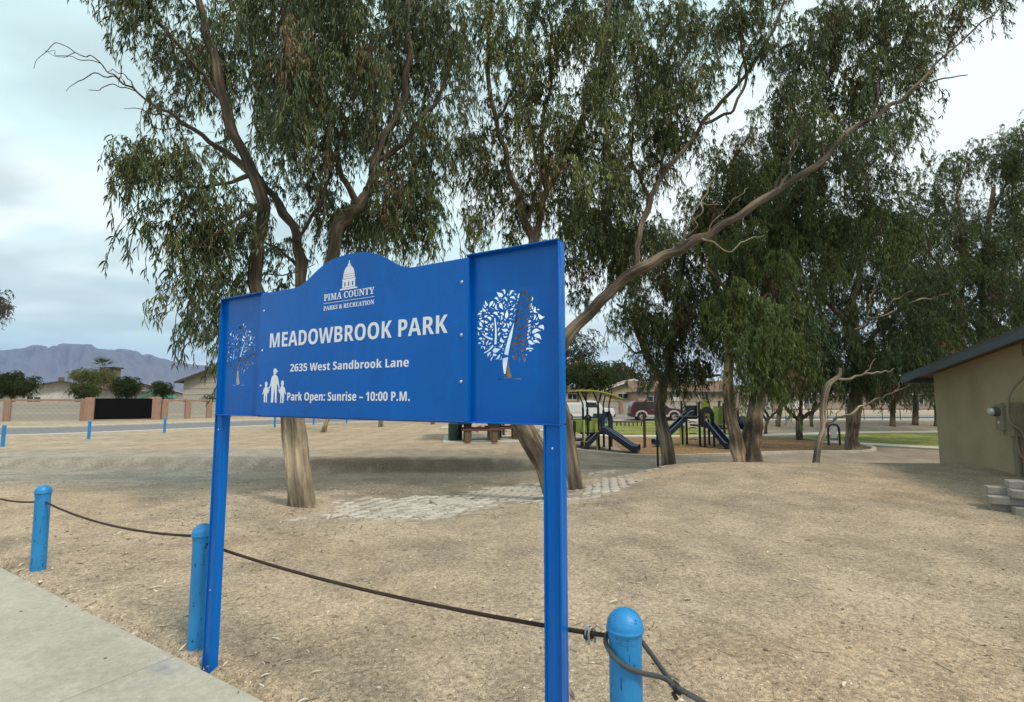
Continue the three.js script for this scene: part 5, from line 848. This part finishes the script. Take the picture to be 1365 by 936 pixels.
{ const c = at(1112, 588, 23.5); const o = thing('hoop_stand', 'dark hoop-shaped stand with a narrow white panel beside the path', 'park sign', [c.x, terrain(c.x, c.z) + .05, c.z], .1); part(o, 'hoop', tubePts([V(-.27, -.1, 0), V(-.27, .6, 0), V(-.25, .78, 0), V(-.12, .9, 0), V(.12, .9, 0), V(.25, .78, 0), V(.27, .6, 0), V(.27, -.1, 0)], .045, 40, 8), black); part(o, 'panel', rb(.30, .52, .03, .01), mat(lin(.62, .62, .58), .6), 0, .55, 0); part(o, 'panel_frame', rb(.34, .05, .04, .01), black, 0, .26, 0); }

// ---------- picnic place seen below the sign ----------
{
  const k = 20.6 / FPX, c = at(650, 592, 20.6), y = terrain(c.x, c.z);
  const pad = structure('picnic_pad', bx(4.3, .2, 3.6), M.paleConcrete, 'concrete pad under the picnic tables'); pad.position.set(c.x + .3, y - .04, c.z - .9); pad.rotation.y = .12;
  const r = thing('picnic_shelter', 'dark metal picnic shelter on slim posts behind the sign', 'shelter', [c.x, y + .06, c.z], .12), sm = mat(lin(.035, .04, .045), .5);
  for (const [x, z] of [[-1.15, .05], [.42, .0], [-1.15, -2.6], [.60, -1.0], [.9, -2.6]]) { part(r, 'post', rb(.11, 2.5, .11, .01), sm, x, 1.25, z); part(r, 'foot_plate', bx(.22, .02, .22), sm, x, .012, z); }
  part(r, 'roof', bx(2.9, .09, 3.6), sm, -.1, 2.55, -1.3); part(r, 'roof_edge', bx(3.0, .16, .08), sm, -.1, 2.52, .55);
  const tm = mat(lin(.16, .065, .045), .75, { map: grainTex }), lm = mat(lin(.20, .14, .09), .85, { map: grainTex });
  for (const [x, z, ry, label] of [[-.28, .25, .12, 'brown picnic table with block legs in front under the shelter'], [.62, -.9, .12, 'brown picnic table with block legs at the back under the shelter']]) {
    const t = thing('picnic_table', label, 'picnic table', [c.x + x, y + .06, c.z + z], ry, 'picnic tables under the shelter');
    part(t, 'table_top', rb(1.5, .09, .75, .015), tm, 0, .74, 0); for (const s of [-1, 1]) { part(t, 'leg', rb(.30, .70, .5, .02), lm, s * .5, .35, 0); part(t, 'bench_seat', rb(1.5, .07, .28, .015), tm, 0, .45, s * .68); part(t, 'bench_leg', rb(.22, .42, .22, .015), lm, -.52, .21, s * .68); part(t, 'bench_leg', rb(.22, .42, .22, .015), lm, .52, .21, s * .68); }
  }
  const b = thing('litter_bin', 'dark green slatted litter bin beside the picnic shelter post', 'bin', [c.x - 1.28, y, c.z + .1]), gm = mat(lin(.018, .05, .04), .6);
  for (let i = 0; i < 16; i++) { const a = i / 16 * 6.283; part(b, 'slat', bx(.075, .62, .02), gm, .26 * Math.sin(a), .38, .26 * Math.cos(a), 0, a, 0); } part(b, 'liner', cyl(.235, .22, .6, 18), black, 0, .37, 0); part(b, 'rim', new THREE.TorusGeometry(.26, .03, 8, 22), gm, 0, .7, 0, Math.PI / 2);
  const g = thing('park_grill', 'black pedestal barbecue grill beside the litter bin', 'grill', [c.x - .85, y, c.z + .75]); part(g, 'pedestal', cyl(.04, .04, .9, 10), black, 0, .36, 0); part(g, 'firebox', rb(.56, .24, .40, .02), black, 0, .82, 0); part(g, 'handle', cyl(.015, .015, .3, 6), black, .38, .9, 0, 0, 0, Math.PI / 2);
}
{ // heap of pale rocks beyond the picnic place
  const R = rng(31), ms = [[.52, .48, .43], [.44, .40, .36], [.58, .55, .5]].map(c => mat(lin(...c), .95, { map: grainTex })), gs = [0, 1, 2].map(k => { const g = new THREE.IcosahedronGeometry(.2, 1), p = g.attributes.position; for (let i = 0; i < p.count; i++) { const v = V(p.getX(i), p.getY(i), p.getZ(i)), s = .75 + .5 * vnoise(v.x * 7 + k * 9 + 20, v.y * 7 + v.z * 5 + 30, k); p.setXYZ(i, v.x * s * 1.2, v.y * s * .7, v.z * s); } g.computeVertexNormals(); return g; });
  for (let k = 0; k < 20; k++) { const p = onGround(628 + R() * 90, 570, 25.5 + R() * 3.5); const m = part(scene, numbered('rock'), gs[k % 3], ms[Math.floor(R() * 3)], p.x, p.y + .06 + (R() * .12), p.z, R() * .6, R() * 6, R() * .6); const s = .7 + R() * .8; m.scale.setScalar(s); tag(m, 'pale rock in the heap behind the picnic tables', 'rock', 'rocks heaped behind the picnic tables'); }
}

// ---------- street side beyond the lawn ----------
function wheel(o, x, y, z, r, w = .24) { const g = cyl(r, r, w, 26); g.rotateX(Math.PI / 2); const t = part(o, 'wheel', g, mat(lin(.012, .012, .012), .85), x, y, z); const rg = cyl(r * .62, r * .62, w + .02, 20); rg.rotateX(Math.PI / 2); part(t, 'rim', rg, mat(lin(.42, .42, .42), .35, { metalness: .7 })); const hg = cyl(r * .16, r * .2, w + .05, 12); hg.rotateX(Math.PI / 2); part(t, 'hub', hg, mat(lin(.2, .2, .2), .4, { metalness: .6 })); }
{ // maroon sport utility vehicle, nose to the right
  const c = at(874, 557, 50), o = thing('parked_car', 'maroon sport utility vehicle with pale wheel arches parked beyond the lawn', 'car', [c.x, baseH(c.x, c.z) - .04, c.z], -.05);
  const paint = new THREE.MeshPhysicalMaterial({ color: lin(.062, .010, .016), roughness: .35, clearcoat: .8, clearcoatRoughness: .15 }), clad = mat(lin(.46, .42, .38), .55);
  const s = new THREE.Shape(); s.moveTo(-2.45, .42); s.lineTo(-1.95, .40); s.absarc(-1.5, .42, .47, Math.PI, 0, true); s.lineTo(1.08, .40); s.absarc(1.55, .42, .47, Math.PI, 0, true); s.lineTo(2.38, .44); s.lineTo(2.46, .62); s.lineTo(2.42, .98); s.bezierCurveTo(2.2, 1.10, 1.7, 1.16, 1.12, 1.20); s.lineTo(.45, 1.75); s.bezierCurveTo(.2, 1.82, -1.8, 1.84, -2.1, 1.78); s.bezierCurveTo(-2.3, 1.72, -2.42, 1.2, -2.46, 1.05); s.lineTo(-2.45, .42);
  part(o, 'body', ext(s, 1.66, .07), paint, 0, 0, -.83);
  for (const z of [.915, -.915]) { const w = (p) => part(o, 'side_window', ext(p, .012), glassDk, 0, 0, z - .006); w([[-2.12, 1.20], [-1.28, 1.2], [-1.28, 1.66], [-2.0, 1.64]]); w([[-1.2, 1.2], [-.36, 1.2], [-.36, 1.68], [-1.2, 1.67]]); w([[-.28, 1.2], [.82, 1.2], [.32, 1.65], [-.28, 1.68]]);
    for (const x of [-1.5, 1.55]) { const a = new THREE.Shape(); a.absarc(x, .42, .60, 0, Math.PI); a.absarc(x, .42, .46, Math.PI, 0, true); part(o, 'wheel_arch', ext(a, .05), clad, 0, 0, z - .025); } part(o, 'rocker_trim', bx(1.95, .2, .06), clad, .03, .48, z); part(o, 'door_handle', bx(.16, .03, .03), clad, -.5, 1.08, z); part(o, 'door_handle', bx(.16, .03, .03), clad, .5, 1.08, z); part(o, 'mirror', rb(.16, .16, .18, .03), black, .92, 1.24, z * 1.1); }
  { const g = bx(.04, .62, 1.5); part(o, 'windscreen', g, mat(lin(.35, .38, .40), .1), .80, 1.50, 0, 0, 0, .88); }
  part(o, 'bumper', rb(.22, .30, 1.8, .06), clad, 2.46, .58, 0); part(o, 'bumper', rb(.2, .26, 1.8, .06), black, -2.48, .58, 0); part(o, 'headlight', rb(.12, .18, .34, .03), mat(lin(.7, .7, .7), .15), 2.42, .86, .68); part(o, 'headlight', rb(.12, .18, .34, .03), mat(lin(.7, .7, .7), .15), 2.42, .86, -.68); part(o, 'tail_lamp', rb(.06, .4, .14, .02), mat(lin(.3, .01, .01), .3), -2.48, 1.1, .8); part(o, 'roof_rack', bx(1.8, .05, .04), black, -.9, 1.88, .6); part(o, 'roof_rack', bx(1.8, .05, .04), black, -.9, 1.88, -.6);
  for (const x of [-1.5, 1.55]) for (const z of [-.80, .80]) wheel(o, x, .39, z, .39);
}
{ // white pickup with service boxes, half hidden by the trunk
  const c = at(780, 555, 49), o = thing('parked_truck', 'white utility pickup truck parked behind the playground canopy', 'truck', [c.x, baseH(c.x, c.z) - .04, c.z], .06), wp = mat(lin(.66, .67, .68), .35);
  const s = sh([[-2.7, .5], [2.5, .5], [2.6, .9], [2.5, 1.15], [1.5, 1.22], [1.05, 1.85], [-.25, 1.88], [-.35, 1.25], [-.4, .9], [-2.7, .9]]); part(o, 'body', ext(s, 1.7, .05), wp, 0, 0, -.85);
  part(o, 'service_box', rb(2.2, .95, 1.85, .04), wp, -1.6, 1.25, 0); for (const z of [.93]) { for (const x of [-2.3, -1.6, -.9]) part(o, 'box_door', rb(.6, .72, .03, .01), mat(lin(.58, .59, .6), .4), x, 1.25, z); part(o, 'side_window', ext([[-.1, 1.3], [1.1, 1.3], [.85, 1.75], [-.1, 1.78]], .02), glassDk, 0, 0, .895); }
  part(o, 'windscreen', bx(.03, .68, 1.5), glassDk, 1.32, 1.55, 0, 0, 0, .62); part(o, 'bumper', rb(.2, .25, 1.8, .05), black, 2.6, .55, 0);
  for (const x of [-1.7, 1.65]) for (const z of [-.78, .82]) wheel(o, x, .38, z, .38);
}
slabPath([[16.5, 49.4], [30, 50.6], [46, 51.6], [70, 53]], 2.6, 'pavement', 'pale pavement between the railing and the far street');
blockWall('long grey-brown block wall behind the parked cars', [-6, 66], [34, 66.5], 1.75, 8, 8);
{
  const o = at(845, 545, 76), h = thing('cream_house', 'cream house with a low gable and tan tiled roof behind the street wall', 'house', [o.x, -.3, o.z], 0);
  gable(h, 9.5, 2.9, 10, 1.7, creamM, roofTan, { over: .5, trim: frameW }); win(h, -1.6, 2.2, .05, 1.5, .8); win(h, 2, 2.2, .05, 1.2, .8); part(h, 'wing', bx(12, 2.9, 7), creamM, -10, 1.3, -4); part(h, 'wing_roof', rb(13, .9, 8, .2), roofBrown, -10, 3.1, -4); win(h, -9, 2.1, -.47, 1.4, .9);
}
{
  const o = at(915, 545, 70), h = thing('brown_roofed_house', 'low house with a long brown roof and dark carport behind the parked car', 'house', [o.x, -.3, o.z], 0);
  part(h, 'wall', bx(12, 2.8, 6), mat(lin(.38, .29, .22), .9, { map: grainTex }), 2, 1.1, -3.2); gable(h, 13, 2.6, 8, .05, mat(lin(.36, .28, .21), .9), trimDk, { over: .3 }); const r = part(h, 'main_roof', bx(14.5, .14, 5.2), roofBrown, 0, 3.5, -2.2, .32); for (let k = 0; k < 8; k++) part(r, 'roof_course', bx(14.5, .03, .5), roofBrown, 0, .09, -2.2 + k * .62);
  part(h, 'carport_beam', bx(9, .35, .25), trimDk, 1, 2.45, 1.4); for (const x of [-3.2, 1.2, 5.2]) part(h, 'carport_post', bx(.18, 2.6, .18), creamM, x, 1.2, 1.4); win(h, -4.5, 1.6, .05, 1.5, 1.1); part(h, 'door', bx(.95, 2.1, .06), frameW, -1.5, .95, .05);
}
{
  const o = at(1130, 545, 88), h = thing('tan_house', 'pale low house with a reddish roof beyond the railing and berm', 'house', [o.x, -.3, o.z], 0);
  part(h, 'wall', bx(34, 3.0, 8), mat(lin(.42, .34, .27), .9, { map: grainTex }), 0, 1.2, -5); part(h, 'roof', bx(35, .14, 5.5), mat(lin(.16, .10, .075), .9, { map: grainTex }), 0, 3.3, -3, .3); for (const x of [-12, -6, 1, 8, 13]) win(h, x, 1.4, -.95, 1.6, 1.1); part(h, 'garage_door', bx(4.6, 2.2, .06), frameW, -9, 1, -.96); part(h, 'fascia', bx(35, .25, .06), frameW, 0, 2.55, -.4);
}
{
  const o = at(800, 545, 92), h = thing('white_house', 'white two-level house behind the green trees above the pickup', 'house', [o.x, -.3, o.z], .05);
  gable(h, 10, 3.4, 9, 1.4, whiteWall, roofTan, { over: .4, trim: frameW }); win(h, -2, 2.6, .05, 1.6, 1); win(h, 2, 2.6, .05, 1.6, 1);
}
shrub('desert_tree', 'broad bright green desert tree above the playground canopy', 780, 508, 58, 40, 15, 420, [.060, .082, .022], 141, 'tree', 2.4, 3);
shrub('street_tree', 'rounded grey-green tree between the canopy and the cream house', 826, 507, 85, 20, 20, 170, [.075, .082, .048], 143, 'tree', 3.0, 2.5);
shrub('street_tree', 'low green tree crown behind the cream house roof', 884, 516, 92, 26, 10, 150, [.065, .088, .030], 149, 'tree', 3.0, 2.5);
shrub('street_tree', 'small green tree beside the cream house gable', 850, 516, 95, 12, 10, 70, [.065, .088, .030], 151, 'tree', 3.0, 2);
shrub('street_tree', 'tall thin grey-green tree seen between sign post and playground', 770, 475, 70, 26, 34, 150, [.060, .072, .042], 153, 'tree', 2.6, 2.5);
shrub('street_tree', 'wispy tree with a thin stem behind the small eucalyptus', 862, 508, 60, 14, 22, 50, [.070, .082, .040], 157, 'tree', 2.0, 1.2);
{ const p = at(848, 545, 88), o = thing('cypress_tree', 'narrow pointed cypress behind the cream house', 'tree', [p.x, -.4, p.z], 0, 'greenery behind the garden walls'); const t = at(848, 512, 88).y; part(o, 'trunk', cyl(.12, .16, 1.5, 8), BARK.dark, 0, .6, 0); const R = rng(3), im = new THREE.InstancedMesh(BROAD[0], leafM, 160); im.name = 'crown'; im.userData.kind = 'stuff'; for (let i = 0; i < 160; i++) { const y = 1 + R() * (t - .6), r = .6 * (1 - (y - 1) / (t + .6)), a = R() * 6.28; im.setMatrixAt(i, new THREE.Matrix4().compose(V(Math.cos(a) * r, y, Math.sin(a) * r), new THREE.Quaternion().setFromEuler(new THREE.Euler(3.1, R() * 6, 0)), V(1.8, 2.4, 1.8))); im.setColorAt(i, new THREE.Color().setRGB(.03, .05, .02)); } o.add(im); }
{ // pipe railing between berm and far street
  const o = thing('pipe_railing', 'long dark pipe railing along the far street behind the berm', 'railing', [0, 0, 0]), rm = mat(lin(.03, .03, .035), .5), P = []; for (let i = 0; i <= 17; i++) { const x = 17.5 + i * 1.75, z = -(48.3 + .05 * i); P.push(V(x, baseH(x, z), z)); }
  P.forEach((p) => part(o, 'post', cyl(.035, .035, 1.25, 8), rm, p.x, p.y + .55, p.z));
  for (const [h, r] of [[1.12, .028], [.28, .06]]) for (let i = 0; i < P.length - 1; i++) { const a = P[i].clone(), b = P[i + 1].clone(); a.y += h; b.y += h; part(o, 'rail', tubePts([a, b], r, 1, 6), rm); }
}
// ---------- litter on the ground ----------
{
  const R = rng(99), leafG = (() => { const g = new THREE.BufferGeometry(); const p = [], idx = []; for (let i = 0; i <= 4; i++) { const t = i / 4, w = .010 * Math.sin(Math.PI * Math.min(.97, t + .02)) + .0008, y = .006 * Math.sin(t * 5) + .004; p.push(t * .11, y, -w + .01 * Math.sin(t * 2.5), t * .11, y + .003, w + .01 * Math.sin(t * 2.5)); } for (let i = 0; i < 4; i++) idx.push(i * 2, i * 2 + 1, i * 2 + 2, i * 2 + 2, i * 2 + 1, i * 2 + 3); g.setAttribute('position', new THREE.Float32BufferAttribute(p, 3)); g.setIndex(idx); g.computeVertexNormals(); return g; })();
  const twigG = new THREE.CylinderGeometry(.0025, .0016, .12, 5); twigG.rotateZ(Math.PI / 2); const chipG = new THREE.IcosahedronGeometry(.007, 0); chipG.scale(1.4, .6, 1);
  const mk = (name, label, geo, n, pick, color, sc, m) => { const im = new THREE.InstancedMesh(geo, m, n); im.name = name; im.userData = { kind: 'stuff', label }; const C = new THREE.Color(); for (let i = 0; i < n; i++) { let x, d, wk; do { [x, d] = pick(); wk = walkSide(x, -d); } while (wk > .02 && R() < .93); const s = sc(), y = wk > 0 ? .016 : terrain(x, -d); im.setMatrixAt(i, new THREE.Matrix4().compose(V(x, y + .003, -d), new THREE.Quaternion().setFromEuler(new THREE.Euler((R() - .5) * .5, R() * 6.283, (R() - .5) * .4)), V(s, s, s))); im.setColorAt(i, C.setRGB(...color())); } im.castShadow = im.receiveShadow = true; scene.add(im); };
  const fan = (a, b) => () => { const d = a + (b - a) * Math.pow(R(), 1.4), x = (R() * 2.3 - 1.15) * (d + 1); return [x, d]; }, edge = () => { const t = R() * 9 - 6, q = -Math.abs(R() + R() - 1) * .7; return [-1.276 + TDX * t - TDZ * q, 2.78 - TDZ * t - TDX * q * 1]; };
  const DM = mat(0xffffff, .95, { side: THREE.DoubleSide });
  mk('fallen_leaves', 'dry narrow leaves scattered over the sand', leafG, 600, fan(1.6, 13), () => { const k = R(); return k < .45 ? [.62, .55, .42] : k < .8 ? [.28, .20, .13] : [.14, .10, .07]; }, () => .3 + R() * .55, DM);
  mk('fallen_leaves_001', 'dry leaves gathered along the pavement edge', leafG, 110, edge, () => { const k = R(); return k < .6 ? [.58, .53, .42] : [.24, .19, .13]; }, () => .4 + R() * .5, DM);
  mk('twig_litter', 'short dark twigs scattered over the sand', twigG, 2600, fan(1.6, 14), () => { const k = .06 + R() * .10; return [k * 1.2, k, k * .8]; }, () => .22 + R() * R() * .9, DM);
  const heap = () => { const k = R(), a = R() * 6.283, q = (R() + R()) * 1.7; return k < .4 ? [-3.15 + Math.cos(a) * q, 7.7 + Math.sin(a) * q] : k < .55 ? [.7 + Math.cos(a) * q, 9.3 + Math.sin(a) * q] : k < .65 ? [5.4 + Math.cos(a) * q, 12.4 + Math.sin(a) * q] : [-9 + R() * 9, 9.5 + R() * 5]; };
  mk('bark_litter', 'dark bark scraps and dry leaves lying under the trees and in the wash', leafG, 2600, heap, () => { const q = R(); return q < .75 ? [.10 + q * .1, .08 + q * .075, .055 + q * .055] : [.5, .45, .36]; }, () => .25 + R() * .6, DM);
  mk('pebbles', 'small stones and chips scattered over the sand', chipG, 8000, fan(1.5, 14), () => { const k = R(); return (() => { const q = R(); return k < .55 ? [.14 + q * .1, .115 + q * .08, .085 + q * .06] : [.46 + q * .2, .41 + q * .19, .33 + q * .17]; })(); }, () => .25 + R() * R() * 1.5, DM);
}
scene.traverse(o => { if (o.isMesh) { o.castShadow = true; o.receiveShadow = true; } });
renderer.render(scene, camera);
